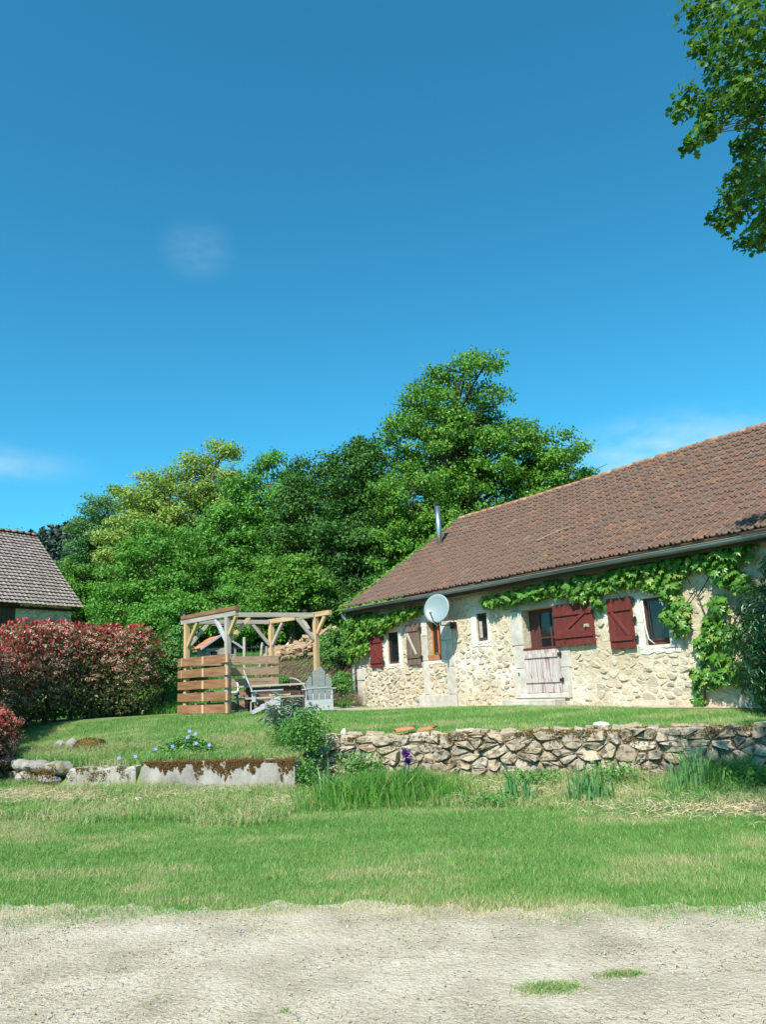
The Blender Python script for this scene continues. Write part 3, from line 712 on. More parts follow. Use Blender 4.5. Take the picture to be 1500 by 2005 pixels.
Rt = Matrix(((1, 0, 0), (0, sv[1], nv_[1]), (0, sv[2], nv_[2])))
TVa = np.array(TVs); restV = []; restF = []; restA = []; nb = 0
rt = random.Random(8)
for k, (row, c) in enumerate(tiles):
    p = roof_pt(c * TW - .03 + rt.uniform(-.006, .006), row * EXPO + rt.uniform(-.012, .012), rt.uniform(-.004, .006))
    rot = rt.uniform(-.018, .018); tilt = rt.uniform(-.012, .012)
    Rm = Rt @ Matrix.Rotation(rot, 3, 'Z') @ Matrix.Rotation(tilt, 3, 'X')
    if k < 300:
        o = link('roof_tile', tile_me, None, roof_o)
        o.matrix_local = Matrix.Translation(Vector(p)) @ Rm.to_4x4()
    else:
        R3 = np.array(Rm)
        restV.append(TVa @ R3.T + p); restA.append(np.full(len(TVa), rt.random()))
        restF += [tuple(i + nb for i in f) for f in TFs]; nb += len(TVa)
me = bpy.data.meshes.new('far_roof_tiles'); me.from_pydata(np.concatenate(restV).tolist(), [], restF)
me.attributes.new('var', 'FLOAT', 'POINT').data.foreach_set('value', np.concatenate(restA).astype(np.float32)); me.update()
link('far_roof_tiles', me, MT['tile'], roof_o, kind='stuff')
# ridge tiles
rm = MB(); n = 7
vs = []
for y, rr in ((0, .125), (.40, .105)):
    for layer in (0, .016):
        for k in range(n):
            a = math.pi * k / (n - 1); vs.append((y, math.cos(a) * (rr - layer), math.sin(a) * (rr - layer) * .85))
fs = []
for k in range(n - 1):
    fs += [(k, k + 1, 2 * n + k + 1, 2 * n + k), (n + k + 1, n + k, 3 * n + k, 3 * n + k + 1), (k + 1, k, n + k, n + k + 1), (2 * n + k, 2 * n + k + 1, 3 * n + k + 1, 3 * n + k)]
rm.add(vs, fs); ridge_me = rm.mesh('ridge_tile', True); ridge_me.materials.append(MT['ridge'])
for k in range(42):
    p = roof_pt(-.02 + k * .36, SL, .0)
    o = link('ridge_tile', ridge_me, None, roof_o); o.location = (p[0], 4.6, p[2] - .05 + rt.uniform(-.006, .012)); o.rotation_euler = (rt.uniform(-.04, .04), rt.uniform(-.03, .03), rt.uniform(-.03, .03))
# eave board, gutter, brackets, downpipe
beam('eave_board', (0.0, -.32, 3.755), (ULEN, -.32, 3.755), .03, .24, MT['darkwood'], house)
mb = MB(); vs = []; fs = []; n = 9
for i in range(31):
    u = -.12 + (ULEN + .2) * i / 30
    zz = 3.80 + .012 * math.sin(u * .9) - .003 * u
    for k in range(n):
        a = math.pi + math.pi * k / (n - 1); vs.append((u, -.455 + .075 * math.cos(a), zz + .075 * math.sin(a)))
    for k in range(n):
        a = 2 * math.pi - math.pi * k / (n - 1); vs.append((u, -.455 + .066 * math.cos(a), zz + .066 * math.sin(a)))
m2 = 2 * n
for i in range(30):
    for k in range(m2): fs.append((i * m2 + k, i * m2 + (k + 1) % m2, (i + 1) * m2 + (k + 1) % m2, (i + 1) * m2 + k))
fs += [tuple(range(m2)), tuple(range(30 * m2, 31 * m2))[::-1]]
mb.add(vs, fs); gut = mb.obj('gutter', MT['zinc'], house, smooth=False)
mb = MB(); mb.tube([(-.12, -.53, 3.80), (ULEN + .08, -.53, 3.755)], .010, 6); mb.obj('gutter_bead', MT['zinc'], gut)
u = .25
while u < ULEN:
    mb = MB(); vs = []
    zz = 3.80 + .012 * math.sin(u * .9) - .003 * u
    for du in (-.014, .014):
        for k in range(7):
            a = math.pi + math.pi * k / 6
            vs.append((u + du, -.455 + .081 * math.cos(a), zz + .081 * math.sin(a)))
    mb.add(vs, [(k, k + 1, k + 8, k + 7) for k in range(6)]); mb.obj('gutter_bracket', MT['zinc'], gut); u += .62
mb = MB(); mb.tube([(-.06, -.44, 3.74), (-.06, -.40, 3.62), (-.05, -.13, 3.40), (-.04, -.10, 3.3), (-.03, -.10, .99)], .042, 10); mb.obj('downpipe', MT['pvc'], house, smooth=True)
for z in (1.9, 2.9):
    mb = MB(); mb.tube([(-.03, -.10, z), (-.03, -.10, z + .05)], .05, 10); mb.obj('pipe_collar', MT['zinc'], house)
mb = MB(); mb.tube([(.95, 2.75, 5.5), (.95, 2.75, 7.12)], .085, 14); fl = mb.obj('flue_pipe', MT['steel'], house, smooth=True)
mb = MB(); mb.tube([(.95, 2.75, 7.16), (.95, 2.75, 7.20), (.95, 2.75, 7.26)], [.095, .095, .03], 12); mb.obj('flue_cap', MT['iron'], fl)
for a in range(3):
    an = a * 2.1; mb = MB(); mb.b6(.95 + .07 * math.cos(an) - .01, .95 + .07 * math.cos(an) + .01, 2.75 + .07 * math.sin(an) - .01, 2.75 + .07 * math.sin(an) + .01, 7.1, 7.17); mb.obj('cap_strut', MT['iron'], fl)

# shutters and doors
def shutter(name, u0_, u1_, z0, z1, npl, mkey, off=.05, bars=(.14, .80), brace=None, thick=.028, label=None):
    hgt = z1 - z0; w = u1_ - u0_; o = None
    for f_ in bars:
        zc = z0 + hgt * f_; b = MB(); b.b6(u0_ + .02, u1_ - .02, -off - thick - .028, -off - thick - .001, zc - .045, zc + .045)
        if o is None: o = b.obj(name, MT[mkey], house)
        else: b.obj('batten', MT[mkey], o)
    if label: o['label'] = label
    pw = w / npl; r = random.Random(int(u0_ * 100))
    for k in range(npl):
        p = MB(); a = u0_ + k * pw + .0025; e = u0_ + (k + 1) * pw - .0025; y0 = -off - thick + r.uniform(-.002, .002)
        zz0 = z0 + r.uniform(-.006, .006); zz1 = z1 + r.uniform(-.006, .006)
        vs = [(a, -off, zz0), (e, -off, zz0), (e, -off, zz1), (a, -off, zz1), (a, y0 + .006, zz0), (e, y0 + .006, zz0), (e, y0 + .006, zz1), (a, y0 + .006, zz1), (a + .006, y0, zz0), (e - .006, y0, zz0), (e - .006, y0, zz1), (a + .006, y0, zz1)]
        fs = [(0, 1, 5, 4), (1, 2, 6, 5), (2, 3, 7, 6), (3, 0, 4, 7), (4, 5, 9, 8), (5, 6, 10, 9), (6, 7, 11, 10), (7, 4, 8, 11), (8, 9, 10, 11), (3, 2, 1, 0)]
        p.add(vs, fs); p.obj('plank', MT[mkey], o)
    if brace:
        (ua, za), (ub, zb) = brace
        beam('brace', (ua, -off - thick - .014, za), (ub, -off - thick - .014, zb), .07, .026, MT[mkey if mkey != 'brownwood' else 'greywood'], o, up=(0, -1, 0))
    return o
s1 = shutter('shutter', .81, 1.39, 2.06, 3.01, 4, 'redpaint', bars=(.17, .78), brace=((.86, 2.73), (1.33, 2.27)), label='small oxblood shutter half under the creeper')
s2 = shutter('shutter', 2.55, 3.13, 2.06, 3.14, 4, 'brownwood', bars=(.20, .86), brace=((2.62, 2.90), (2.98, 2.32)), label='weathered dark brown shutter')
s3 = shutter('shutter', 9.29, 9.89, 2.05, 3.07, 4, 'redpaint', bars=(.20, .78), brace=((9.40, 2.80), (9.78, 2.30)), label='oxblood shutter of the right window')
ud = shutter('upper_door_leaf', 7.86, 8.93, 2.20, 3.08, 9, 'redpaint', off=.07, bars=(.24, .78), brace=((8.05, 2.45), (8.72, 2.86)), thick=.032, label='opened upper half of the stable door')
hdm = shutter('lower_door_leaf', 6.85, 7.89, 1.235, 2.22, 10, 'peeled', off=.02, bars=(.27, .82), thick=.035, label='peeling lower half of the stable door')
beam('door_rail', (7.95, -.118, 2.50), (8.85, -.118, 2.50), .024, .09, MT['redpaint'], ud)
beam('top_rail', (6.86, -.04, 2.20), (7.88, -.04, 2.20), .05, .05, MT['redpaint'], hdm)
mb = MB(); mb.b6(8.72, 8.83, -.15, -.105, 2.55, 2.62); mb.tube([(8.78, -.16, 2.58), (8.78, -.19, 2.58)], .025, 8); mb.obj('lock', MT['greywood'], ud)
mb = MB(); mb.tube([(8.18 + .035 * math.cos(a), -.145, 2.36 + .05 * math.sin(a)) for a in np.linspace(0.6, -3.7, 9)], .006, 5); mb.obj('door_ring', MT['iron'], ud)
for o, uu, zz in ((s3, 9.89, (2.25, 2.62, 2.98)), (s1, 1.39, (2.2, 2.85)), (s2, 3.13, (2.24, 3.0)), (hdm, 7.89, (1.5, 2.05))):
    for z in zz:
        mb = MB(); mb.b6(uu - .02, uu + .06, -.085, -.035, z - .03, z + .03); mb.tube([(uu + .05, -.06, z - .05), (uu + .05, -.06, z + .05)], .016, 6); mb.obj('hinge', MT['iron'], o)
mb = MB(); mb.b6(6.62, 6.65, -.04, -.03, 1.62, 1.70); mb.obj('door_catch', MT['iron'], house)

def window(u0_, u1_, z0, z1, frame, depth, panes=1, fw_=.05, label=None):
    b = MB()
    b.b6(u0_, u0_ + fw_, depth, depth + .05, z0, z1); b.b6(u1_ - fw_, u1_, depth, depth + .05, z0, z1)
    b.b6(u0_ + fw_, u1_ - fw_, depth, depth + .05, z0, z0 + fw_ * 1.5); b.b6(u0_ + fw_, u1_ - fw_, depth, depth + .05, z1 - fw_, z1)
    if panes == 2:
        c = (u0_ + u1_) / 2; b.b6(c - .025, c + .025, depth - .01, depth + .05, z0 + fw_ * 1.5, z1 - fw_)
    o = b.obj('window', MT[frame], house)
    if label: o['label'] = label
    xs = [u0_ + fw_, u1_ - fw_] if panes == 1 else [u0_ + fw_, (u0_ + u1_) / 2 - .025, (u0_ + u1_) / 2 + .025, u1_ - fw_]
    for k in range(0, len(xs), 2):
        g = MB(); g.b6(xs[k], xs[k + 1], depth + .02, depth + .028, z0 + fw_ * 1.5, z1 - fw_); g.obj('pane', MT['glass'], o)
    return o
w = window(1.60, 2.10, 2.13, 3.0, 'darkred', .045, fw_=.04)
w = window(3.39, 3.93, 2.13, 3.15, 'orangewood', .15, 2)
w = window(5.31, 5.68, 2.50, 3.17, 'darkwood', .05)
mb = MB(); mb.b6(5.36, 5.46, .038, .049, 2.58, 2.98); mb.obj('inner_board', MT['greywood'], w)
w = window(10.08, 10.62, 2.08, 2.99, 'darkred', .07, fw_=.055)
mb = MB(); mb.b6(10.14, 10.56, .05, .069, 2.16, 2.20); mb.obj('bottom_rail', MT['darkred'], w)
mb = MB(); mb.tube([(10.12, -.03, 2.95), (10.13, -.02, 2.4), (10.15, .0, 2.2), (10.24, .05, 2.10)], .014, 6); mb.obj('white_cable', MT['pvc'], house, smooth=True)
# inner glazed door
b = MB(); b.b6(6.86, 7.18, .22, .27, 1.23, 3.085); b.b6(7.18, 7.87, .22, .27, 1.23, 1.9); b.b6(7.18, 7.87, .22, .27, 3.0, 3.085); b.b6(7.80, 7.87, .22, .27, 1.9, 3.0); b.b6(7.47, 7.51, .22, .26, 1.9, 3.0)
idr = b.obj('inner_door', MT['darkred'], house)
for a, e in ((7.18, 7.47), (7.51, 7.80)):
    for c, d in ((1.9, 2.42), (2.46, 3.0)):
        g = MB(); g.b6(a, e, .24, .248, c, d); g.obj('pane', MT['glass'], idr)
    g = MB(); g.b6(a, e, .222, .258, 2.42, 2.46); g.obj('glazing_bar', MT['darkred'], idr)
# flower box on the window sill
fb = empty('flower_box', tuple(hw(3.65, .055, 2.128)), HRZ, 'terracotta trough with a small green plant on the sill beneath the dish', 'flower box')
b = MB(); vs = [(-.24, -.07, 0), (.24, -.07, 0), (.24, .07, 0), (-.24, .07, 0), (-.27, -.09, .14), (.27, -.09, .14), (.27, .09, .14), (-.27, .09, .14), (-.245, -.07, .14), (.245, -.07, .14), (.245, .07, .14), (-.245, .07, .14), (-.24, -.065, .10), (.24, -.065, .10), (.24, .065, .10), (-.24, .065, .10)]
b.add(vs, [(3, 2, 1, 0)] + [(k + o, (k + 1) % 4 + o, (k + 1) % 4 + o + 4, k + o + 4) for o in (0, 4, 8) for k in range(4)] + [(12, 13, 14, 15)]); b.obj('trough', MT['terracotta'], fb)
P = np.stack([rng.uniform(-.05, .12, 60), rng.uniform(-.05, .05, 60), rng.uniform(.10, .19, 60)], 1)
link('plant', np_mesh('plant', *leaves(P, unit(60) + [0, 0, .8], rng.uniform(.03, .06, 60))), MT['bushgreen'], fb)

# satellite dish
dish = empty('satellite_dish', tuple(hw(4.52, -.03, 2.96)), 0, 'pale blue-grey satellite dish bolted to the house front below the gutter', 'satellite dish')
dc = hw(4.61, -.66, 3.365) - np.array(hw(4.52, -.03, 2.96))
aim = Vector((-.45, -.86, .24)).normalized()
Xd = Vector((0, 0, 1)).cross(aim).normalized(); Yd = aim.cross(Xd)
mb = MB(); vs = []; fs = []; nr, na = 7, 36
for layer in (0, -.012):
    for i in range(nr + 1):
        rr = i / nr
        for k in range(na):
            a = 2 * math.pi * k / na
            p = Xd * (.345 * rr * math.cos(a)) + Yd * (.375 * rr * math.sin(a)) + aim * (.07 * rr * rr - .05 + layer)
            vs.append(p + Vector(dc))
Kd = (nr + 1) * na
for i in range(nr):
    for k in range(na):
        q = (i * na + k, i * na + (k + 1) % na, (i + 1) * na + (k + 1) % na, (i + 1) * na + k)
        fs += [q, tuple(x + Kd for x in q[::-1])]
for k in range(na): fs.append((nr * na + k, nr * na + (k + 1) % na, Kd + nr * na + (k + 1) % na, Kd + nr * na + k))
mb.add(vs, fs); mb.obj('reflector', MT['dish'], dish, smooth=True)
dcv = Vector(dc)
# faded lettering-like print strip: only a pale worn mark is legible
mb = MB()
for k, (x0, wd) in enumerate(((-.13, .035), (-.085, .03), (-.045, .035), (.0, .03), (.04, .03), (.08, .035))):
    for (xa, ya, xb, yb) in ((0, 0, .25, 1), (.25, .8, 1, 1), (.25, .4 if k % 2 else 0, 1, .6 if k % 2 else .2)):
        q = []
        for xx, yy in ((xa, ya), (xb, ya), (xb, yb), (xa, yb)):
            X_ = x0 + xx * wd; Y_ = .16 + yy * .035; rr2 = (X_ / .345) ** 2 + (Y_ / .375) ** 2
            q.append(dcv + Xd * X_ + Yd * Y_ + aim * (.07 * rr2 - .05 + .0025))
        mb.add(q, [(0, 1, 2, 3)])
mb.obj('faded_print', MT['dishprint'], dish)
low = dcv - Yd * .36 + aim * .02
lnb = dcv + aim * .38 - Yd * .20
mb = MB(); mb.tube([low, low + aim * .12 - Yd * .02, lnb - Yd * .03], .013, 6); mb.obj('arm', MT['iron'], dish)
mb = MB(); mb.tube([lnb + aim * .06, lnb, lnb - aim * .03, lnb - aim * .05], [.028, .03, .045, .040], 10); mb.obj('receiver', MT['white'], dish, smooth=True)
foot = Vector((0, 0, 0))
mb = MB(); nn = Vector((-HN[0], -HN[1], 0))
mb.tube([foot + nn * .03, foot + nn * .45, foot + nn * .47 + Vector((0, 0, .42))], .02, 8); mb.obj('mast', MT['zinc'], dish, smooth=True)
mb = MB(); mb.tube([foot + nn * .47 + Vector((0, 0, .38)), dcv - aim * .06], .035, 6); mb.obj('clamp', MT['iron'], dish)
mb = MB(); mb.box(foot + nn * .02, (.14, .14, .16), Matrix.Rotation(HRZ, 3, 'Z')); mb.obj('wall_plate', MT['iron'], dish)
mb = MB(); mb.tube([lnb - aim * .04, low + aim * .05 - Yd * .06, low - Yd * .05 - aim * .1, foot + nn * .3 + Vector((0, 0, .1)), foot + nn * .05 + Vector((.06, -.07, .4)), foot + nn * .05 + Vector((.07, -.09, .78))], .006, 5); mb.obj('cable', MT['white'], dish, smooth=True)
# dry twig lying on the roof
p = [roof_pt(6.6 + .95 * t, 1.75 + .28 * math.sin(t * 2.2) + .1 * t, .075) for t in np.linspace(0, 1, 6)]
tw = MB(); w0 = hw(*p[0]); tw.tube([Vector(hw(*q) - w0) for q in p], [.012, .014, .012, .012, .01, .006], 5)
t_o = tw.obj('twig', MT['hay'], None, label='pale bent twig lying on the brown tiled roof', cat='twig'); t_o.location = w0

# ------------------------------------------------------------------ retaining wall
LINE = [(x, y) for x, y in zip(SX, SY) if -1.31 < x < 6.7] + [(7.6, 10.4)]
LN = np.array(LINE); seg = np.hypot(*np.diff(LN, axis=0).T); CUM = np.concatenate([[0], np.cumsum(seg)]); WL = CUM[-1]
def wline(s):
    x = np.interp(s, CUM, LN[:, 0]); y = np.interp(s, CUM, LN[:, 1]); e = .15
    tx = np.interp(min(s + e, WL), CUM, LN[:, 0]) - np.interp(max(s - e, 0), CUM, LN[:, 0]); ty = np.interp(min(s + e, WL), CUM, LN[:, 1]) - np.interp(max(s - e, 0), CUM, LN[:, 1])
    L = math.hypot(tx, ty); return x, y, tx / L, ty / L
rw = empty('retaining_wall', (LINE[0][0], LINE[0][1], 0.02), 0, 'low dry-laid garden wall of mixed granite stones below the terrace', 'wall')
RW0 = np.array([LINE[0][0], LINE[0][1], 0.02])
def rw_face(s, z, t):
    x, y, tx, ty = wline(s); return tuple(np.array([x + ty * t, y - tx * t + .05 * (z - .0) , z]) - RW0)
def rw_top(s, w, t):
    x, y, tx, ty = wline(s); return tuple(np.array([x - ty * w, y + tx * w + .04, .725 + t]) - RW0)
core = MB(); vs = []; fs = []; ns = 40
for i in range(ns + 1):
    s = WL * i / ns
    vs += [rw_face(s, -.06, 0), rw_face(s, .735, 0), rw_top(s, .45, .01), rw_top(s, .45, -.8)]
for i in range(ns):
    for k in range(4): fs.append((4 * i + k, 4 * i + (k + 1) % 4, 4 * i + 4 + (k + 1) % 4, 4 * i + 4 + k))
fs += [(3, 2, 1, 0), (4 * ns, 4 * ns + 1, 4 * ns + 2, 4 * ns + 3)]
core.add(vs, fs); core.obj('wall_core', MT['wallcore'], rw)
r4 = random.Random(21)
sd_ = seeds_rows(0, WL, 0.0, .76, .25, .155, jx=.42, jy=.42, r=r4)
sd_ = [p for p in sd_ if r4.random() > .22] + [(r4.uniform(0, WL), r4.uniform(0, .76)) for _ in range(40)]
for cell in voronoi(sd_, (0, WL, -.02, .76), .62):
    if len(cell) < 3 or poly_area(cell) < .008: continue
    g = stone_geo(cell, r4.uniform(.003, .022), r4.uniform(.02, .095), r4, rw_face, back=.05, rough=.45, cut=r4.uniform(.08, .26), tilt=.45)
    if g: mb = MB(); mb.add(*g); mb.obj('stone', MT['granite'], rw)
sd_ = seeds_rows(0, WL, 0.0, .44, .36, .21, jx=.34, jy=.3, r=r4)
for cell in voronoi(sd_, (0, WL, -.05, .46)):
    if len(cell) < 3 or poly_area(cell) < .012: continue
    g = stone_geo(cell, r4.uniform(.012, .03), r4.uniform(.02, .065), r4, rw_top, back=.06, rough=.3)
    if g: mb = MB(); mb.add(*g); mb.obj('cap_stone', MT['granite'], rw)
# moss on the wall top
n = 26000; s = rng.random(n) * WL; wv = rng.random(n) * .54 - .14
keep = (fbm(s * 1.6, wv * 3, 31) + .12 * (s / WL)) > .44; s = s[keep]; wv = wv[keep]
fs_ = rng.random(9000) * WL; fz_ = rng.random(9000) * .72; kf = fbm(fs_ * 2.6, fz_ * 4, 35, 4) > .55; fs_ = fs_[kf]; fz_ = fz_[kf]
PF = np.array([rw_face(a, b, .02 + .02 * rng.random()) for a, b in zip(fs_, fz_)])
P = np.array([rw_top(a, b, .025) if b > -.04 else rw_face(a, .74 - rng.random() ** 2 * .30 * vnoise(a * 3.1, .5, 33), .05) for a, b in zip(s, wv)])
P = np.concatenate([P, PF])
link('moss', np_mesh('moss', *leaves(P, unit(len(P)) + [0, -.4, .7], rng.uniform(.015, .038, len(P)))), MT['moss'], rw, kind='stuff')

# old concrete slabs and rubble left of it
def slab(name, p0, p1, z0, z1, th, mkey, label, chip=0.0, n=26):
    p0 = np.array(p0, float); p1 = np.array(p1, float); d = p1 - p0; L = np.hypot(*d); d /= L; nn = np.array([-d[1], d[0]])
    if nn[1] < 0: nn = -nn
    root = empty(name, (p0[0], p0[1], z0), math.atan2(d[1], d[0]), label, 'slab')
    m = MB(); vs = []; fs = []; rr = random.Random(int(L * 100))
    for i in range(n + 1):
        x = L * i / n; e = 1 - chip * max(0, 1 - i / 3) ** 2 * .5 - chip * max(0, 1 - (n - i) / 2) ** 2 * .2
        h = (z1 - z0) * e + rr.uniform(-.022, .018); j = lambda: rr.uniform(-.014, .010)
        vs += [(x, 0, -.15), (x, j(), h * .5), (x, .0 + j(), h - .03), (x, .025, h), (x, th, h + j()), (x, th, -.15)]
    for i in range(n):
        for k in range(6): fs.append((6 * i + k, 6 * i + (k + 1) % 6, 6 * i + 6 + (k + 1) % 6, 6 * i + 6 + k))
    fs += [tuple(range(6))[::-1], tuple(range(6 * n, 6 * n + 6))]
    sgn = 1 if nn @ np.array([-d[1], d[0]]) > 0 else -1
    vs = [(a, b * sgn, c) for a, b, c in vs]
    m.add(vs, fs); m.obj('slab_body', MT[mkey], root)
    return root, L, sgn
sl, L, sg = slab('concrete_slab', (-4.18, 13.20), (-1.56, 12.44), .06, .515, .28, 'concrete', 'long grey concrete slab with dark brown moss running down its face', .25)
n = 26000; x = rng.random(n) * L; z = .455 - rng.random(n) ** 1.6 * .34
hang = .02 + .30 * np.clip(fbm(x * 5.5, x * 0 + 1.7, 41, 4) - .34, 0, 1) / .5 * np.clip((x - .1) / .5, .1, 1)
kp = ((.455 - z) < hang * (.3 + 1.3 * vnoise(x * 30, z * 6, 43))) & (fbm(x * 14, z * 14, 45) > .36); x = x[kp]; z = z[kp]
P = np.stack([x, np.full(len(x), -.006) * sg, z], 1)
Pt = np.stack([rng.random(3500) * L, rng.random(3500) * .25 * sg, np.full(3500, .46)], 1); Pt = Pt[fbm(Pt[:, 0] * 3, Pt[:, 1] * 6, 44) > .45]
P = np.concatenate([P, Pt])
link('moss', np_mesh('moss', *leaves(P, unit(len(P)) * .7 + [0, -.8 * sg, .3], rng.uniform(.014, .032, len(P)), var=rng.random(len(P)) * .45)), MT['moss'], sl, kind='stuff')
psl, L, sg = slab('pale_slab', (-5.55, 13.52), (-4.33, 13.36), .12, .455, .26, 'pale_concrete', 'short pale rendered slab left of the long mossy slab', .35)

x = rng.random(2600) * L; z = .335 - rng.random(2600) ** 2 * .22; kp = fbm(x * 6, z * 9, 46, 4) > .56; x = x[kp]; z = z[kp]
link('moss', np_mesh('moss', *leaves(np.stack([x, np.full(len(x), -.008) * sg, z], 1), unit(len(x)) * .7 + [0, -.8 * sg, .3], rng.uniform(.012, .028, len(x)), var=rng.random(len(x)))), MT['moss'], psl, kind='stuff')

def rock(name, c, sz, seed, m, label=None, cat=None, group=None, parent=None, flat=.7):
    r = random.Random(seed); import bmesh
    bm = bmesh.new(); bmesh.ops.create_icosphere(bm, subdivisions=2, radius=1)
    pl = [(Vector((r.gauss(0, 1), r.gauss(0, 1), r.gauss(0, 1))).normalized(), r.uniform(.62, .9)) for _ in range(9)]
    for v in bm.verts:
        for nn, dd in pl:
            k = v.co.dot(nn)
            if k > dd: v.co -= nn * (k - dd)
        v.co *= 1 + r.uniform(-.04, .04)
        v.co = Vector((v.co.x * sz[0], v.co.y * sz[1], v.co.z * sz[2]))
    rot = Matrix.Rotation(r.uniform(-.5, .5), 4, 'Z'); bm.transform(rot)
    me = bpy.data.meshes.new(name); bm.to_mesh(me); bm.free()
    o = link(name, me, m, parent, label=label, cat=cat, group=group); o.location = c; return o
lw = empty('rubble_wall', (-5.7, 13.62, .1), 0, 'crumbling low bank of mossy fieldstones at the left edge', 'wall')
r5 = random.Random(4)
k = 0
for i in range(17):
    t = i / 16; x = -5.75 - 3.0 * t; y = float(ystep(x)) + .02
    for row in range(3):
        s_ = r5.uniform(.10, .17)
        rock('stone', (x + r5.uniform(-.06, .06) + 5.7, y - 13.62 + r5.uniform(-.06, .02) + row * .05, float(np.interp(x, SX, SZ)) - .50 + .19 * row), (s_ * 1.35, s_, s_ * .78), 100 + k, MT['boulder'], parent=lw); k += 1
for (x, y, z, a, b, c, sd2) in ((-6.85, 16.0, .66, .17, .14, .13, 1), (-6.5, 15.9, .68, .20, .15, .16, 2)):
    pass
n = 9000; t = rng.random(n); xx = -5.75 - 3.0 * t; P = np.stack([xx + 5.7, ystep(xx) - 13.62 + rng.uniform(-.16, .22, n), np.interp(xx, SX, SZ) - .52 + .46 * rng.random(n) ** .5], 1); P = P[fbm(P[:, 0] * 3.5, P[:, 2] * 5, 48) > .42]
link('moss', np_mesh('moss', *leaves(P, unit(len(P)) + [0, -.4, .5], rng.uniform(.02, .05, len(P)))), MT['moss'], lw, kind='stuff')
rock('boulder', (-6.55, 15.55, .70), (.17, .13, .13), 11, MT['boulder'], 'smaller grey boulder beside the mossy one on the grass bank', 'boulder')
rock('boulder', (-6.25, 15.45, .70), (.19, .14, .16), 12, MT['boulder'], 'rounded pale boulder on the grass bank above the rubble', 'boulder')
mo = rock('mossy_mound', (-5.88, 15.4, .66), (.34, .26, .17), 13, MT['boulder'], 'moss-covered stone at the right end of the boulders', 'boulder')
Pm = unit(2600); Pm[:, 2] = np.abs(Pm[:, 2]); Pm = Pm * [.33, .25, .17]
link('moss', np_mesh('moss', *leaves(Pm, Pm / .25 + unit(2600) * .5, rng.uniform(.02, .05, 2600), var=.3 + .7 * rng.random(2600))), MT['moss'], mo, kind='stuff')
rock('white_stone', (-.86, 13.62, .80), (.055, .05, .10), 21, MT['white_mortar'], 'small upright white stone on the wall top, left of the tile shards', 'stone')
rock('white_stone', (3.24, 12.42, .815), (.13, .09, .07), 22, MT['white_mortar'], 'flat white stone lying on the right half of the wall top', 'stone')
rock('pale_stone', (-3.86, 12.0, .085), (.12, .10, .05), 23, MT['white_mortar'], 'pale stone in dry grass in front of the mossy slab', 'stone')
rock('pale_stone', (.02, 4.95, .008), (.13, .09, .018), 24, MT['road'], 'large flat pale stone set into the gravel road', 'stone')
for (x, y, rz, sz, lb) in ((.02, 13.28, .35, 1.0, 'broken roof tile on the wall top, left of the pair'), (.42, 13.22, -.2, .8, 'broken roof tile on the wall top, right of the pair')):
    m = MB(); n = 7; vs = []
    for y_ in (0, .34 * sz):
        for ly in (0, .014):
            for q in range(n):
                a = math.pi * (.12 + .76 * q / (n - 1)); vs.append((y_ + (.05 * math.sin(q * 2.1) if y_ else 0), math.cos(a) * (.09 - ly), math.sin(a) * (.07 - ly) - .015))
    fs = []
    for q in range(n - 1): fs += [(q, q + 1, 2 * n + q + 1, 2 * n + q), (n + q + 1, n + q, 3 * n + q, 3 * n + q + 1), (q + 1, q, n + q, n + q + 1), (2 * n + q, 2 * n + q + 1, 3 * n + q + 1, 3 * n + q)]
    m.add(vs, fs); o = m.obj('tile_shard', MT['terracotta'], None, True, label=lb, cat='roof tile', group='broken tiles on the wall'); o.location = (x, y, .80); o.rotation_euler = (.1, -.12, rz)

# ------------------------------------------------------------------ pergola
GZ = 1.06
PA, PB, PC, PD = [Vector((x, y, 0)) for x, y in ((-5.27, 20.15), (-3.9, 18.7), (-3.25, 21.35), (-1.88, 19.9))]
perg = empty('pergola', (PB.x, PB.y, GZ), 0, 'open timber pergola with braced posts and slatted side panels', 'pergola')
O = Vector((PB.x, PB.y, GZ))
def L_(p, z): return Vector((p.x - O.x, p.y - O.y, z - GZ))
ZT = 3.36
for p, mk in ((PA, 'larch'), (PB, 'greywood'), (PC, 'larch'), (PD, 'larch')):
    beam('post', L_(p, float(H(p.x, p.y)) - .05), L_(p, ZT), .12, .12, MT[mk], perg, up=(PB - PA).normalized())
ab = (PB - PA).normalized(); bd = (PD - PB).normalized()
def pb(nm, p, q, z, w, h, mk, up=(0, 0, 1)): return beam(nm, L_(p, z), L_(q, z), w, h, MT[mk], perg, up)
pb('beam', PA - ab * .25, PB + ab * .42, ZT + .06, .10, .12, 'greywood')
pb('top_board', PA - ab * .2 , PB + ab * .45, ZT + .175, .14, .10, 'board')
pb('beam', PC - ab * .25, PD + ab * .62, ZT + .06, .10, .12, 'larch')
pb('cross_beam', PB + bd * .08 , PD - bd * .07, ZT + .05, .09, .11, 'greywood')
pb('cross_beam', PA + bd * .08 , PC - bd * .07, ZT + .05, .09, .11, 'greywood')
for k in (.36, .64):
    a = PA + (PC - PA) * k; pb('cleat', a - bd * .18, a + bd * .18, ZT - .03, .06, .03, 'larch')
def brace(p, d, mk, ln=.52):
    q0 = L_(p + d * .062, ZT - ln - .02); q1 = L_(p + d * ln, ZT - .005)
    beam('brace', q0, q1, .07, .09, MT[mk], perg)
for p, dirs in ((PA, ((ab, 'larch'), (bd, 'greywood'))), (PB, ((-ab, 'chair'), (bd, 'larch'), (ab, 'larch'))), (PC, ((ab, 'greywood'), (-bd, 'greywood'))), (PD, ((-ab, 'greywood'), (-bd, 'greywood'), (ab, 'larch')))):
    for d, mk in dirs: brace(p, d, mk, .40 if (d - ab).length < .01 and p in (PB, PD) else .55)
on = Vector((-ab.y, ab.x, 0))
if on.y > 0: on = -on
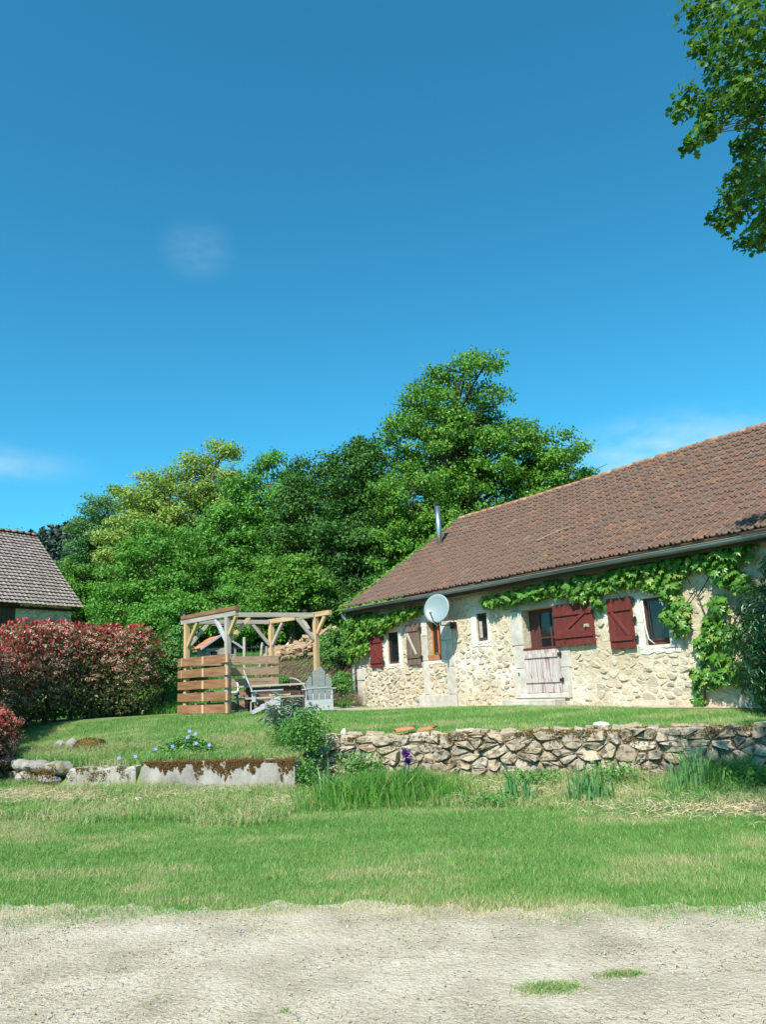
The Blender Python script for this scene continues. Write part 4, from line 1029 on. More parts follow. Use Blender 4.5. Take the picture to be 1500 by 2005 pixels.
nout = Vector((ab.y, -ab.x, 0)); nout = nout if nout.y < 0 else -nout
for k in range(5):
    z = 1.20 + k * .293
    a = PA - ab * .28 + nout * .085; b = PB + ab * .20 + nout * .085
    bo = beam('board', L_(a, z), L_(b, z), .035, .205, MT['board'], perg)
    for q in (PA + (PB - PA) * .52, PB + ab * .15) + ((PA - ab * .03,) if k > 2 else ()):
        c = q + nout * .122; wd = .075 if q != PA - ab * .03 else .03
        beam('spacer_block', L_(c, z - .10), L_(c, z + .10), .032, wd, MT['larch'], perg, up=ab)
acn = Vector((-bd.y, bd.x, 0)); acn = acn if acn.y < 0 else -acn
for k in range(5):
    z = 1.22 + k * .29
    a = PA + bd * .10 + acn * .082; b = PC + bd * .16 + acn * .082
    beam('panel_board', L_(a, z), L_(b, z), .03, .215, MT['paleboard'], perg)

def lamp(loc, label):
    r = empty('solar_lamp', loc, .3, label, 'lamp', 'solar lamps on the pergola')
    m = MB(); m.tube([(0, 0, 0), (0, 0, .05)], .03, 8); m.obj('stem', MT['white'], r)
    m = MB(); m.tube([(0, 0, .05), (0, 0, .09), (0, 0, .12)], [.07, .075, .03], 10); m.obj('head', MT['iron'], r); return r
q = PA - ab * .16; lamp((q.x, q.y, ZT + .225), 'small dark solar lamp on the left corner of the pergola')
q = PD - ab * .45; lamp((q.x, q.y, ZT + .12), 'small dark solar lamp near the right end of the pergola')

# ------------------------------------------------------------------ garden furniture
def adirondack(loc, rz, label):
    r = empty('adirondack_chair', loc, rz, label, 'chair', 'pale grey garden armchairs')
    tops = (.74, .90, .92, .78); lean = math.tan(math.radians(22))
    for k in range(4):
        x0 = -.31 + k * .158; x1 = x0 + .138; zb = .22; zt = tops[k] + .05
        if k == 0: oz = (zt - .13, zt)
        elif k == 3: oz = (zt, zt - .13)
        elif k == 1: oz = (zt - .06, zt + .02)
        else: oz = (zt + .02, zt - .06)
        m = MB(); yb = lambda z: -.17 - (z - .22) * lean
        sp = 1.0
        prf = [(x0 * .86, zb), (x1 * .86, zb), (x1, oz[1]), ((x0 + x1) / 2 + (.02 if k < 2 else -.02), max(oz) + .012), (x0, oz[0])]
        n = len(prf); vs = [(x, yb(z), z) for x, z in prf] + [(x, yb(z) - .022, z - .008) for x, z in prf]
        m.add(vs, [tuple(range(n)), tuple(range(n, 2 * n))[::-1]] + [(i, i + n, (i + 1) % n + n, (i + 1) % n) for i in range(n)]); m.obj('back_slat', MT['chair'], r)
    m = MB(); m.box((0, -.33, .145), (.64, .025, .25)); m.obj('rear_board', MT['chair'], r)
    m = MB(); m.box((0, -.345, .56), (.58, .022, .07)); 
    m.v = [(x, y + .03, z) for x, y, z in m.v]; m.obj('back_rail', MT['chair'], r)
    for s in (-1, 1):
        m = MB(); x = s * .29
        pr = [(-.34, .0), (-.28, .0), (.36, .27), (.36, .35), (.30, .35), (-.34, .07)]
        n = 6; m.add([(x - .013, y, z) for y, z in pr] + [(x + .013, y, z) for y, z in pr], [tuple(range(n))[::-1], tuple(range(n, 2 * n))] + [(i, (i + 1) % n, (i + 1) % n + n, i + n) for i in range(n)]); m.obj('side_rail', MT['chair'], r)
        m = MB(); m.b6(s * .318 - .014, s * .318 + .014, .22, .34, 0, .50); m.obj('leg', MT['chair'], r)
        m = MB(); m.box((s * .345, .04, .515), (.12, .74, .025)); m.obj('armrest', MT['chair'], r)
        m = MB(); m.b6(s * .305 - .012, s * .305 + .012, -.31, -.22, .27, .50); m.obj('arm_support', MT['chair'], r)
    for k in range(5):
        y = .34 - k * .105; z = .375 - k * .045
        m = MB(); m.box((0, y, z), (.56, .09, .02), Matrix.Rotation(.38, 3, 'X')); m.obj('seat_slat', MT['chair'], r)
    return r
adirondack((-2.95, 18.35, float(H(-2.95, 18.35)) + .01), -math.pi / 2 + .15, 'pale grey slatted armchair seen from its side behind the silvery plant')
adirondack((-1.74, 18.75, float(H(-1.74, 18.75)) + .02), .12, 'pale grey slatted armchair with its fan back turned to the camera')

TZ = float(H(-3.0, 19.9)) + .012
tab = empty('picnic_table', (-3.0, 19.95, TZ), .07, 'dark timber picnic table with attached benches under the pergola', 'table')
for k in range(5): beam('table_plank', (-.85, -.34 + k * .17, .62), (.82, -.34 + k * .17, .62), .16, .045, MT['greywood'], tab)
for s in (-1, 1):
    for k in range(2): beam('bench_plank', (-.9, s * .66 + (k - .5) * .14, .33), (.82, s * .66 + (k - .5) * .14, .33), .13, .045, MT['greywood'], tab)
    beam('bench_bearer', (s * .62, -.76, .29), (s * .62, .76, .29), .05, .08, MT['darkwood'], tab)
    for q in (-1, 1): beam('leg', (s * .62 + .05, q * .52, -.02), (s * .62 + .05, q * .18, .59), .05, .09, MT['darkwood'], tab)
    beam('top_bearer', (s * .62, -.38, .565), (s * .62, .38, .565), .05, .06, MT['darkwood'], tab)
beam('apron', (-.66, -.30, .50), (.66, -.30, .50), .03, .16, MT['darkwood'], tab)
beam('apron', (-.66, .30, .50), (.66, .30, .50), .03, .16, MT['darkwood'], tab)

gb = empty('green_bench', (-4.35, 20.3, float(H(-4.35, 20.3)) + .012), .05, 'green metal bench with pale seat slats behind the brown boards', 'bench')
for k in range(3): beam('seat_slat', (-.5, -.13 + k * .12, .50), (.38, -.13 + k * .12, .50), .10, .04, MT['mint_paint'], gb)
for s in (-.40, .32):
    m = MB(); m.tube([(s, -.20, 0), (s + .05, -.17, .12), (s + .02, -.13, .30), (s, -.14, .47)], [.03, .028, .028, .035], 6); m.obj('leg', MT['green_paint'], gb, True)
    m = MB(); m.tube([(s, .20, 0), (s + .05, .17, .12), (s + .02, .13, .30), (s, .14, .47)], [.03, .028, .028, .035], 6); m.obj('leg', MT['green_paint'], gb, True)
beam('seat_rail', (-.5, -.19, .455), (.38, -.19, .455), .02, .05, MT['green_paint'], gb)
beam('seat_rail', (-.5, .19, .455), (.38, .19, .455), .02, .05, MT['green_paint'], gb)
m = MB(); m.tube([(.34, .17, .5), (.36, .2, .62), (.32, .22, .74)], [.035, .03, .02], 6); m.obj('back_support', MT['white'], gb, True)

hr = empty('round_board', (-2.78, 21.45, float(H(-2.78, 21.45)) + .01), .2, 'dark quarter-round board with a pale rim behind the picnic table', 'board')
m = MB(); n = 14; R_ = .42; arc = [(math.cos(a) * R_, math.sin(a) * R_ + .36) for a in np.linspace(math.pi / 2, .05, n)]; pr = [(0, .0)] + arc[:0:-1][::-1][:0] + [(0, .36 + R_)] + arc[1:] + [(R_, 0)]
k = len(pr); m.add([(x, -.02, z) for x, z in pr] + [(x, .02, z) for x, z in pr], [tuple(range(k))[::-1], tuple(range(k, 2 * k))] + [(i, (i + 1) % k, (i + 1) % k + k, i + k) for i in range(k)]); m.obj('panel', MT['darkwood'], hr)
m = MB(); vs = []; fs = []
for x, z in arc:
    for rr, y in ((1.0, -.03), (1.09, -.03), (1.09, .03), (1.0, .03)): vs.append((x * rr, y, (z - .36) * rr + .36 + .002))
for i in range(n - 1):
    for q in range(4): fs.append((4 * i + q, 4 * i + (q + 1) % 4, 4 * i + 4 + (q + 1) % 4, 4 * i + 4 + q))
fs += [(3, 2, 1, 0), (4 * n - 4, 4 * n - 3, 4 * n - 2, 4 * n - 1)]
m.add(vs, fs); m.obj('rim', MT['greywood'], hr)
ob = empty('wooden_crate', (-2.98, 20.95, TZ), .1, 'small tan wooden crate with a bundle on top behind the table', 'crate')
for z in (.06, .20, .34, .48): beam('crate_slat', (-.28, -.15, z), (.28, -.15, z), .018, .10, MT['larch'], ob); beam('crate_slat', (-.28, .15, z), (.28, .15, z), .018, .10, MT['larch'], ob)
for x in (-.27, .27):
    for y in (-.13, .13): beam('corner_post', (x, y, 0), (x, y, .62), .03, .03, MT['larch'], ob)
beam('crate_floor', (-.28, 0, .53), (.28, 0, .53), .28, .02, MT['larch'], ob)

# ------------------------------------------------------------------ barn
be = np.array([-.516, -.857, 0]); bb = np.array([-.857, .516, 0]); B0 = np.array([-15.84, 40.0, 0])
barn = empty('stone_barn', (B0[0], B0[1], 3.2), math.atan2(be[1], be[0]), 'stone barn with steep grey tiled roof at the left edge', 'barn')
# local: x along eave to the left, y = left of x -> rotate; back direction is -y
def bl(x, y, z): return (x, -y, z - 3.2)
BLn = 16.0
m = MB()
m.add([bl(x, y, z) for x, y, z in ((.45, .45, 2.4), (BLn, .45, 2.4), (BLn, .45, 6.6), (.45, .45, 6.6), (.45, .95, 2.4), (BLn, .95, 2.4), (BLn, .95, 6.6), (.45, .95, 6.6))], [(0, 1, 2, 3), (7, 6, 5, 4), (4, 5, 1, 0), (3, 2, 6, 7), (5, 6, 2, 1), (4, 0, 3, 7)])
m.obj('front_wall', MT['barn_stone'], barn)
m = MB(); pr = [(.955, 2.4), (8.3, 2.4), (8.3, 6.5), (4.4, 10.5), (.955, 6.95)]; k = 5
m.add([bl(.45, a, b) for a, b in pr] + [bl(.9, a, b) for a, b in pr], [tuple(range(5)), tuple(range(5, 10))[::-1]] + [(i, (i + 1) % 5, (i + 1) % 5 + 5, i + 5) for i in range(5)]); m.obj('gable_wall', MT['barn_stone'], barn)
m = MB(); m.add([bl(x, y, z) for x, y, z in ((.9, 7.9, 2.4), (BLn, 7.9, 2.4), (BLn, 7.9, 6.6), (.9, 7.9, 6.6), (.9, 8.3, 2.4), (BLn, 8.3, 2.4), (BLn, 8.3, 6.6), (.9, 8.3, 6.6))], [(0, 1, 2, 3), (7, 6, 5, 4), (4, 5, 1, 0), (3, 2, 6, 7), (5, 6, 2, 1), (4, 0, 3, 7)]); m.obj('back_wall', MT['barn_stone'], barn)
def barn_roof(sgn):
    rows, cols, sub = 23, 64, 4
    yl = 4.4; rise = 4.45; V = []; F = []; A = []
    sl_ = math.hypot(yl, rise)
    for r_ in range(rows):
        for e, lift in ((0, .07), (1.12, .0)):
            for c in range(cols * sub + 1):
                x = (BLn + .2) * c / (cols * sub); t = (r_ + e) / rows
                wv = (.035 * max(0, math.sin(2 * math.pi * c / sub))) + .012 * (_h(r_, c // sub, 5) - .5)
                y = yl * t; z = 6.18 + rise * t; off = lift + wv + .03 * math.sin(x * .7) * math.sin(3.14 * min(t, 1))
                y_ = y - off * rise / sl_; z_ = z + off * yl / sl_
                if sgn < 0: y_ = 2 * yl - y_
                V.append(bl(x, y_, z_)); A.append(_h(r_, c // sub, 8))
        nC = cols * sub + 1; b0 = r_ * 2 * nC
        for c in range(cols * sub): F.append((b0 + c, b0 + c + 1, b0 + nC + c + 1, b0 + nC + c))
        if r_:
            p0 = (r_ - 1) * 2 * nC + nC
            for c in range(cols * sub): F.append((p0 + c, p0 + c + 1, b0 + c + 1, b0 + c))
    return np_mesh('roof', np.array(V), np.array(F), np.array(A))
br = link('roof', barn_roof(1), MT['barn_tile'], barn); link('roof', barn_roof(-1), MT['barn_tile'], barn)
for k in range(40):
    o = link('ridge_tile', ridge_me, None, br); o.location = bl(k * .40, 4.4, 10.66 + .02 * math.sin(k)); o.scale = (1.1, 1.5, 1.3)
m = MB(); m.add([bl(x, y, z) for x, y, z in ((.2, .3, 6.0), (BLn, .3, 6.0), (BLn, .45, 6.18), (.2, .45, 6.18))], [(0, 1, 2, 3)]); m.obj('soffit', MT['darkwood'], barn)
m = MB(); m.b6(3.6, 4.75, -.46, -.41, 3.6 - 3.2, 6.1 - 3.2); dr = m.obj('barn_door', MT['darkwood'], barn)
for k in range(5): m = MB(); m.b6(3.62 + k * .225, 3.62 + k * .225 + .2, -.41, -.385, .42, 2.86); m.obj('plank', MT['darkwood'], dr)
m = MB(); m.b6(3.4, 4.95, -.44, -.38, 2.90, 3.06); m.obj('lintel', MT['darkwood'], barn)
rb = random.Random(77); sb = seeds_rows(.45, 7.5, 3.4, 6.2, .30, .13, r=rb); stn = MB()
for cell in voronoi(sb, (.46, 7.6, 3.3, 6.3)):
    if len(cell) < 3: continue
    c = np.mean(cell, 0)
    if 3.45 < c[0] < 4.9: continue
    g = stone_geo(cell, .014, rb.uniform(.01, .035), rb, lambda a, b, t: bl(a, .45 - t, b), back=.02)
    if g: stn.add(*g, var=rb.random())
stn.obj('wall_stones', MT['barn_stone'], barn, kind='stuff')
m = MB(); m.tube([bl(1.9, .38, 2.6), bl(1.9, .38, 5.2)], .05, 8); m.obj('wall_pipe', MT['dressed'], barn)

# ------------------------------------------------------------------ hen house, fence, woodpile
sh = empty('hen_house', (-5.85, 26.2, float(H(-5.85, 26.2))), .55, 'small grey plank hen house with orange tiled roof behind the pergola', 'hen house')
hz = 3.02 - float(H(-5.85, 26.2))
for k in range(5): beam('wall_plank', (-.52, -.45, hz * (k + .5) / 5), (.10, -.45, hz * (k + .5) / 5), .025, hz / 5 - .012, MT['greywood'], sh)
m = MB(); m.b6(-.52, .52, .42, .45, 0, hz + .1); m.obj('back_wall', MT['greywood'], sh)
for x in (-.52, .52): m = MB(); m.b6(x - .012, x + .012, -.43, .41, 0, hz + .1); m.obj('side_wall', MT['greywood'], sh)
m = MB(); m.b6(-.36, -.12, -.47, -.464, .28, .46); wn_ = m.obj('window', MT['glass'], sh)
for a, b, c, d in ((-.38, -.10, .255, .28), (-.38, -.10, .46, .485), (-.38, -.36, .28, .46), (-.12, -.10, .28, .46)): m = MB(); m.b6(a, b, -.475, -.463, c, d); m.obj('frame', MT['greywood'], wn_)
for x in (.12, .5): beam('door_post', (x, -.45, 0), (x, -.45, hz), .06, .06, MT['greywood'], sh, up=(0, 1, 0))
beam('door_rail', (.15, -.45, .12), (.47, -.45, .30), .02, .04, MT['chair'], sh); beam('door_rail', (.15, -.45, .33), (.47, -.45, .33), .02, .04, MT['chair'], sh)
th = math.atan2(.42, .66)
for s in (-1, 1):
    for i in range(3):
        for j in range(7):
            m = MB(); vs = []
            for y in (0, .27):
                for q in range(5): vs.append((q * .04, y, .022 * math.sin(math.pi * q / 4) + (.02 if y == 0 else 0)))
            for q in range(5): vs.append((q * .04, 0, .0))
            m.add(vs, [(q, q + 1, 5 + q + 1, 5 + q) for q in range(4)] + [(10 + q, 11 + q, q + 1, q) for q in range(4)])
            o = m.obj('roof_tile', MT['terracotta'], sh)
            Rr = Matrix.Rotation(math.pi / 2 if s > 0 else -math.pi / 2, 4, 'Z') @ Matrix.Rotation(th, 4, 'X')
            xx = .70 * s - s * (i * .25) * math.cos(th); o.matrix_local = Matrix.Translation((xx, (-.58 + j * .165) if s > 0 else (-.42 + j * .165), hz - .02 + i * .25 * math.sin(th))) @ Rr
for s in (-1, 1):
    beam('bargeboard', (s * .74, -.60, hz - .05), (0, -.60, hz + .43), .025, .07, MT['chair'], sh)
m = MB(); m.add([(-.70, -.55, hz - .04), (0, -.55, hz + .40), (.70, -.55, hz - .04), (-.70, .55, hz - .04), (0, .55, hz + .40), (.70, .55, hz - .04)], [(0, 1, 4, 3), (1, 2, 5, 4)]); m.obj('roof_deck', MT['darkwood'], sh)
for (x, y, zt, r_, ln, lb) in ((-4.68, 25.0, 3.27, .055, 0.0, 'thick upright weathered fence post behind the pergola boards'), (-4.24, 25.0, 3.08, .04, .14, 'leaning pale fence post right of the thick one'), (-3.98, 25.1, 2.95, .04, .0, 'short stubby fence post beside the pergola timber')):
    zb = float(H(x, y)) - .1; m = MB(); m.tube([(0, 0, 0), (ln * .5, 0, (zt - zb) * .5), (ln, 0, zt - zb - .02), (ln, 0, zt - zb)], [r_, r_ * .95, r_ * .95, r_ * .7], 9)
    o = m.obj('fence_post', MT['greywood'], None, label=lb, cat='fence post', group='fence posts'); o.location = (x, y, zb)
mw = MB()
for z in (2.35, 2.55, 2.75, 2.95): mw.tube([(-5.3, 25.05, z), (-4.4, 25.06, z - .02), (-3.9, 25.05, z)], .0025, 4)
for k in range(10): x = -5.3 + k * .14; mw.tube([(x, 25.055, 2.3), (x, 25.055, 2.97)], .0015, 3)
mw.v = [(x + 4.0, y - 25.05, z - 2.3) for x, y, z in mw.v]
o = mw.obj('wire_fence', MT['zinc'], None, label='thin wire mesh fence between the weathered posts', cat='fence'); o.location = (-4.0, 25.05, 2.3)
for k, (x, zt) in enumerate(((-3.55, 3.3), (-3.35, 3.2), (-2.95, 3.35), (-3.45, 3.1))):
    zb = float(H(x, 27.4)); m = MB(); m.tube([(0, 0, 0), (.03 * k, 0, zt - zb)], .012, 5); o = m.obj('garden_stake', MT['green_paint'], None, label=['left', 'tall middle', 'right', 'short leaning'][k] + ' thin green garden stake behind the woodpile', cat='stake', group='green stakes'); o.location = (x, 27.4, zb)

wp = empty('woodpile', (-2.9, 26.9, float(H(-2.9, 26.9))), .0, 'heap of split firewood stacked on top of the bank', 'woodpile')
rl = random.Random(15); z0 = float(H(-2.9, 26.9))
for k in range(190):
    x = rl.uniform(-4.0, -1.95); top = np.interp(x, [-4.0, -3.6, -3.0, -2.5, -2.0], [2.75, 2.85, 3.05, 3.25, 3.42])
    bot = np.interp(x, [-4.0, -2.6, -1.9], [2.40, 2.35, 2.35])
    z = bot + .12 + (top - bot) * rl.random() ** .6; y = 26.3 + (z - 2.9) * .5 + rl.uniform(-.25, .35)
    ln = rl.uniform(.32, .6); an = rl.gauss(.1, .5); el = rl.gauss(0, .22); rr = rl.uniform(.045, .085)
    d = Vector((math.cos(an) * math.cos(el), math.sin(an) * math.cos(el), math.sin(el))) * ln / 2
    c = Vector((x + 2.9, y - 26.9, z - z0))
    Rl, Ln = align_x(c - d, c + d)
    pr = [(math.cos(2 * math.pi * q / 5 + rl.uniform(-.4, .4)) * rr, math.sin(2 * math.pi * q / 5) * rr * .8) for q in range(5)]
    me = bpy.data.meshes.new('log'); me.from_pydata([(0, a, b) for a, b in pr] + [(Ln, a, b) for a, b in pr], [], [(q, (q + 1) % 5, (q + 1) % 5 + 5, q + 5) for q in range(5)] + [(4, 3, 2, 1, 0), (5, 6, 7, 8, 9)]); me.update()
    o = link('log', me, MT['log'], wp); o.matrix_local = Matrix.Translation(c - d) @ Rl.to_4x4()
for (a, b) in (((-2.95, 25.9, 2.85), (-1.95, 26.3, 3.62)), ((-2.3, 26.0, 3.0), (-1.9, 26.1, 3.35))):
    beam('pole', Vector(a) - Vector((-2.9, 26.9, z0)), Vector(b) - Vector((-2.9, 26.9, z0)), .06, .06, MT['log'], wp)
orn = empty('garden_ornament', (-3.66, 26.75, 2.72), 0, 'curved white bird-like ornament with a red tip on the woodpile', 'ornament')
m = MB(); m.tube([(0, 0, 0), (.03, 0, .16), (.10, 0, .30), (.19, 0, .42)], [.05, .055, .045, .028], 8); m.obj('body', MT['white'], orn, True)
m = MB(); m.tube([(.185, 0, .415), (.25, 0, .48), (.28, 0, .56), (.25, 0, .60)], [.03, .03, .026, .008], 8); m.obj('red_tip', MT['terracotta'], orn, True)
pl = empty('log_stack', (-7.0, 25.0, float(H(-7.0, 25.0))), 0, 'short stack of grey split logs beside the hen house', 'woodpile')
for k in range(44):
    x = rl.uniform(-.05, .55); z = rl.uniform(.2, 1.15); rr = rl.uniform(.05, .085)
    m = MB(); m.tube([(x, -.2 + rl.uniform(-.05, .05), z), (x, .25, z)], rr, 6); m.obj('log', MT['greywood'], pl)

# ------------------------------------------------------------------ trees
def crown(ells, n_lobes, lobe_r, clumps, per, clump_r, leaf, seed, tmpl=T_QUAD, up_bias=.25):
    """leaves gathered in clumps on lobes that sit on the given ellipsoids; returns geometry and lobe centres"""
    g = np.random.default_rng(seed); lobes = []
    vol = np.array([e[3] * e[4] * e[5] for e in ells]) ** .67; vol = vol / vol.sum()
    for e, w in zip(ells, vol):
        k = max(3, int(n_lobes * w))
        for i in range(k):
            zz = 1 - 2 * (i + .5) / k * .92; zz += g.uniform(-.12, .12); zz = np.clip(zz, -.85, 1)
            a = i * 2.39996 + g.uniform(-.5, .5); r = math.sqrt(max(0, 1 - zz * zz)); q = g.uniform(.45, .97)
            c = np.array(e[:3]) + np.array([r * math.cos(a) * e[3], r * math.sin(a) * e[4], zz * e[5]]) * q
            lr = lobe_r * g.uniform(.7, 1.35)
            lobes.append((c, lr))
    P = []; N = []
    for c, lr in lobes:
        d = g.normal(size=(clumps, 3)); d /= np.linalg.norm(d, axis=1, keepdims=True); d[:, 2] = np.where(d[:, 2] < -.3, -d[:, 2] * .6, d[:, 2])
        cc = c + d * np.array([1, 1, .60]) * lr * g.uniform(.55, 1.12, (clumps, 1))
        off = g.normal(size=(clumps, per, 3)) * np.array([1, 1, .62]) * clump_r
        P.append((cc[:, None] + off).reshape(-1, 3))
        N.append((d[:, None] * .7 + off / clump_r * .30 + np.array([0, 0, up_bias]) + g.normal(size=(clumps, per, 3)) * .55).reshape(-1, 3))
    P = np.concatenate(P); N = np.concatenate(N)
    S = leaf * g.uniform(.6, 1.3, len(P))
    return leaves(P, N, S, tmpl, var=g.random(len(P))), lobes

def tree(name, x, y, ells, mkey, label, n_lobes=22, lobe_r=1.3, clumps=14, per=60, clump_r=.36, leaf=.24, seed=1, trunk_r=.28, group='trees on the slope behind the garden', cat='tree', limbs=True):
    zb = float(H(x, y)); r = empty(name, (x, y, zb), 0, label, cat, group)
    off = np.array([x, y, zb]); loc = [(e[0] - x, e[1] - y, e[2] - zb, e[3], e[4], e[5]) for e in ells]
    (V, F, A), lobes = crown(loc, int(n_lobes * 2.3), lobe_r * .70, 9, 44, clump_r * .74, leaf * .74, seed)
    link('crown', np_mesh('crown', V, F, A), MT[mkey], r)
    top = max(l[2] + l[5] * .45 for l in loc); m = MB(); g = random.Random(seed)
    spine = [Vector((0, 0, -.2)), Vector((g.uniform(-.2, .2), g.uniform(-.2, .2), top * .35)), Vector((loc[0][0] * .6 + g.uniform(-.2, .2), loc[0][1] * .6, top * .7)), Vector((loc[0][0], loc[0][1], top))]
    m.tube(spine, [trunk_r * 1.25, trunk_r * .9, trunk_r * .6, trunk_r * .2], 8)
    m.obj('trunk', MT['bark'], r, True)
    if limbs:
        lm = MB()
        for c, lr in lobes[::2]:
            h = min(max(c[2] - .8 - .35 * math.hypot(c[0], c[1]), top * .22), top * .9)
            t = h / top; st = spine[0].lerp(spine[1], t / .35) if t < .35 else (spine[1].lerp(spine[2], (t - .35) / .35) if t < .7 else spine[2].lerp(spine[3], (t - .7) / .3))
            e = Vector(c); mid = st.lerp(e, .5) + Vector((g.uniform(-.25, .25), g.uniform(-.25, .25), g.uniform(-.1, .35)))
            lm.tube([st, mid, e, e + (e - mid) * .45], [trunk_r * .22, trunk_r * .14, trunk_r * .07, trunk_r * .03], 5, cap=False)
            for q in range(3):
                e2 = e + Vector((g.gauss(0, 1), g.gauss(0, 1), g.gauss(.2, .7))) * lr * .6; lm.tube([mid.lerp(e, .6), e2], [trunk_r * .10, trunk_r * .03], 4, cap=False)
        lm.obj('branches', MT['bark'], r, True)
    return r

tree('oak_tree', 4.3, 36.5, [(3.9, 36, 14.8, 2.7, 2.5, 2.9), (2.6, 36, 12.4, 3.4, 3.0, 2.4), (6.0, 36.2, 12.3, 3.4, 3.0, 2.3), (8.0, 36.2, 11.0, 2.4, 2.4, 1.9), (9.2, 36.2, 9.2, 2.0, 2.2, 1.3), (4.0, 36, 9.4, 5.2, 3.6, 2.4)], 'oak',
     'tall bright green domed oak rising behind the house roof', n_lobes=78, lobe_r=1.15, clumps=15, per=48, clump_r=.30, leaf=.215, seed=2, trunk_r=.42)
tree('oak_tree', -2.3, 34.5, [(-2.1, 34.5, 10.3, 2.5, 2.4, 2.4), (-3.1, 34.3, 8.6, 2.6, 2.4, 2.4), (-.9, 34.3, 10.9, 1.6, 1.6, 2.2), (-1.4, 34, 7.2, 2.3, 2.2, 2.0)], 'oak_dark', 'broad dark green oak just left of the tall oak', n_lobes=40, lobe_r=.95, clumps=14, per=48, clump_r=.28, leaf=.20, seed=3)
tree('oak_tree', -5.7, 37.5, [(-5.6, 37.5, 10.8, 2.4, 2.2, 2.2), (-6.3, 37, 8.8, 2.5, 2.2, 2.3), (-4.6, 37, 8.6, 2.2, 2.0, 2.2)], 'oak_mid', 'rounded mid green oak between the pale ash and the dark oak', n_lobes=34, lobe_r=1.0, clumps=14, per=46, clump_r=.30, leaf=.21, seed=4)
tree('ash_tree', -10.3, 42.5, [(-9.4, 42, 13.2, 2.1, 2.0, 2.8), (-11.2, 42, 12.0, 2.3, 2.0, 2.6), (-10.2, 41.8, 10.0, 3.4, 2.4, 2.6), (-8.7, 42, 10.8, 2.2, 2.0, 2.6)], 'ash', 'tall pale yellow-green ash with feathery top', n_lobes=40, lobe_r=1.0, clumps=15, per=42, clump_r=.34, leaf=.20, seed=5)
tree('ash_tree', -13.2, 41.0, [(-13.0, 41, 11.4, 1.7, 1.6, 2.4), (-13.4, 40.8, 9.0, 2.4, 2.0, 2.3)], 'ash', 'smaller pale green ash at the left of the pair', n_lobes=24, lobe_r=.9, clumps=13, per=42, clump_r=.32, leaf=.20, seed=6)
tree('poplar_tree', -17.4, 46.0, [(-17.0, 46, 12.4, 1.3, 1.3, 2.0), (-18.2, 46, 11.2, 1.3, 1.3, 1.7), (-17.2, 46, 10.0, 2.0, 1.6, 2.0)], 'bluegreen', 'slender blue-green tree nearest the barn roof', n_lobes=22, lobe_r=.75, clumps=12, per=36, clump_r=.30, leaf=.19, seed=7)
tree('hazel_bush', -16.6, 46.0, [(-17.2, 46, 8.2, 2.2, 1.8, 2.1), (-15.4, 45.5, 7.6, 2.2, 1.8, 2.0), (-15.2, 44.6, 5.6, 2.0, 1.7, 1.9)], 'oak_mid', 'dense green bush beside the barn gable', n_lobes=30, lobe_r=.8, clumps=14, per=46, clump_r=.25, leaf=.17, seed=8, trunk_r=.15)
tree('hazel_bush', -10.2, 33.5, [(-10.2, 33.5, 7.0, 2.1, 1.9, 2.1), (-11.2, 33, 5.2, 1.6, 1.6, 1.8), (-9.3, 33, 5.0, 1.9, 1.7, 1.8)], 'oak_mid', 'big green thicket above the red end of the hedge', n_lobes=36, lobe_r=.85, clumps=14, per=46, clump_r=.25, leaf=.17, seed=9, trunk_r=.16)
tree('oak_tree', -8.0, 36.5, [(-8.1, 36.5, 8.2, 2.3, 2.0, 2.0), (-8.5, 36, 6.4, 2.2, 1.8, 1.8), (-6.8, 36, 6.2, 2.0, 1.8, 1.8)], 'oak_mid', 'leafy tree in the middle of the wood, under the pale ash', n_lobes=32, lobe_r=.9, clumps=14, per=44, clump_r=.28, leaf=.19, seed=10, trunk_r=.2)
tree('low_oak', -3.8, 30.6, [(-3.9, 30.6, 5.9, 1.6, 1.4, 1.0), (-3.4, 30.4, 5.1, 1.4, 1.3, .9)], 'oak', 'low bright green rounded oak above the pergola', n_lobes=22, lobe_r=.62, clumps=12, per=42, clump_r=.21, leaf=.16, seed=11, trunk_r=.14)
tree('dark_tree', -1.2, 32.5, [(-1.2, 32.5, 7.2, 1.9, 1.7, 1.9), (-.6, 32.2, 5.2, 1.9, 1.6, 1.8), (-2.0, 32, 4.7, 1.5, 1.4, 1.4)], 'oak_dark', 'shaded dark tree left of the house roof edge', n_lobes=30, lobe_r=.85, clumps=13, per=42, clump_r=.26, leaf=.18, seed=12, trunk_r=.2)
tree('oak_tree', 1.2, 33.5, [(1.2, 33.5, 9.2, 2.3, 2.0, 2.1), (.5, 33, 7.2, 2.1, 1.9, 1.9), (2.2, 33, 7.4, 2.0, 1.8, 1.9)], 'oak', 'leafy green tree behind the metal flue pipe', n_lobes=34, lobe_r=.9, clumps=14, per=44, clump_r=.27, leaf=.19, seed=13, trunk_r=.24)
tree('undergrowth_bush', -6.1, 31.0, [(-6.4, 31, 4.5, 1.5, 1.3, 1.2), (-5.2, 31, 4.3, 1.4, 1.3, 1.1)], 'oak_mid', 'green bush behind the hen house', n_lobes=20, lobe_r=.6, clumps=12, per=40, clump_r=.20, leaf=.15, seed=14, trunk_r=.1)
tree('undergrowth_bush', -2.4, 31.0, [(-2.5, 31, 4.3, 1.5, 1.3, 1.1), (-1.2, 31, 4.2, 1.3, 1.2, 1.0)], 'oak_dark', 'dark bush behind the woodpile', n_lobes=20, lobe_r=.6, clumps=12, per=40, clump_r=.20, leaf=.15, seed=15, trunk_r=.1)
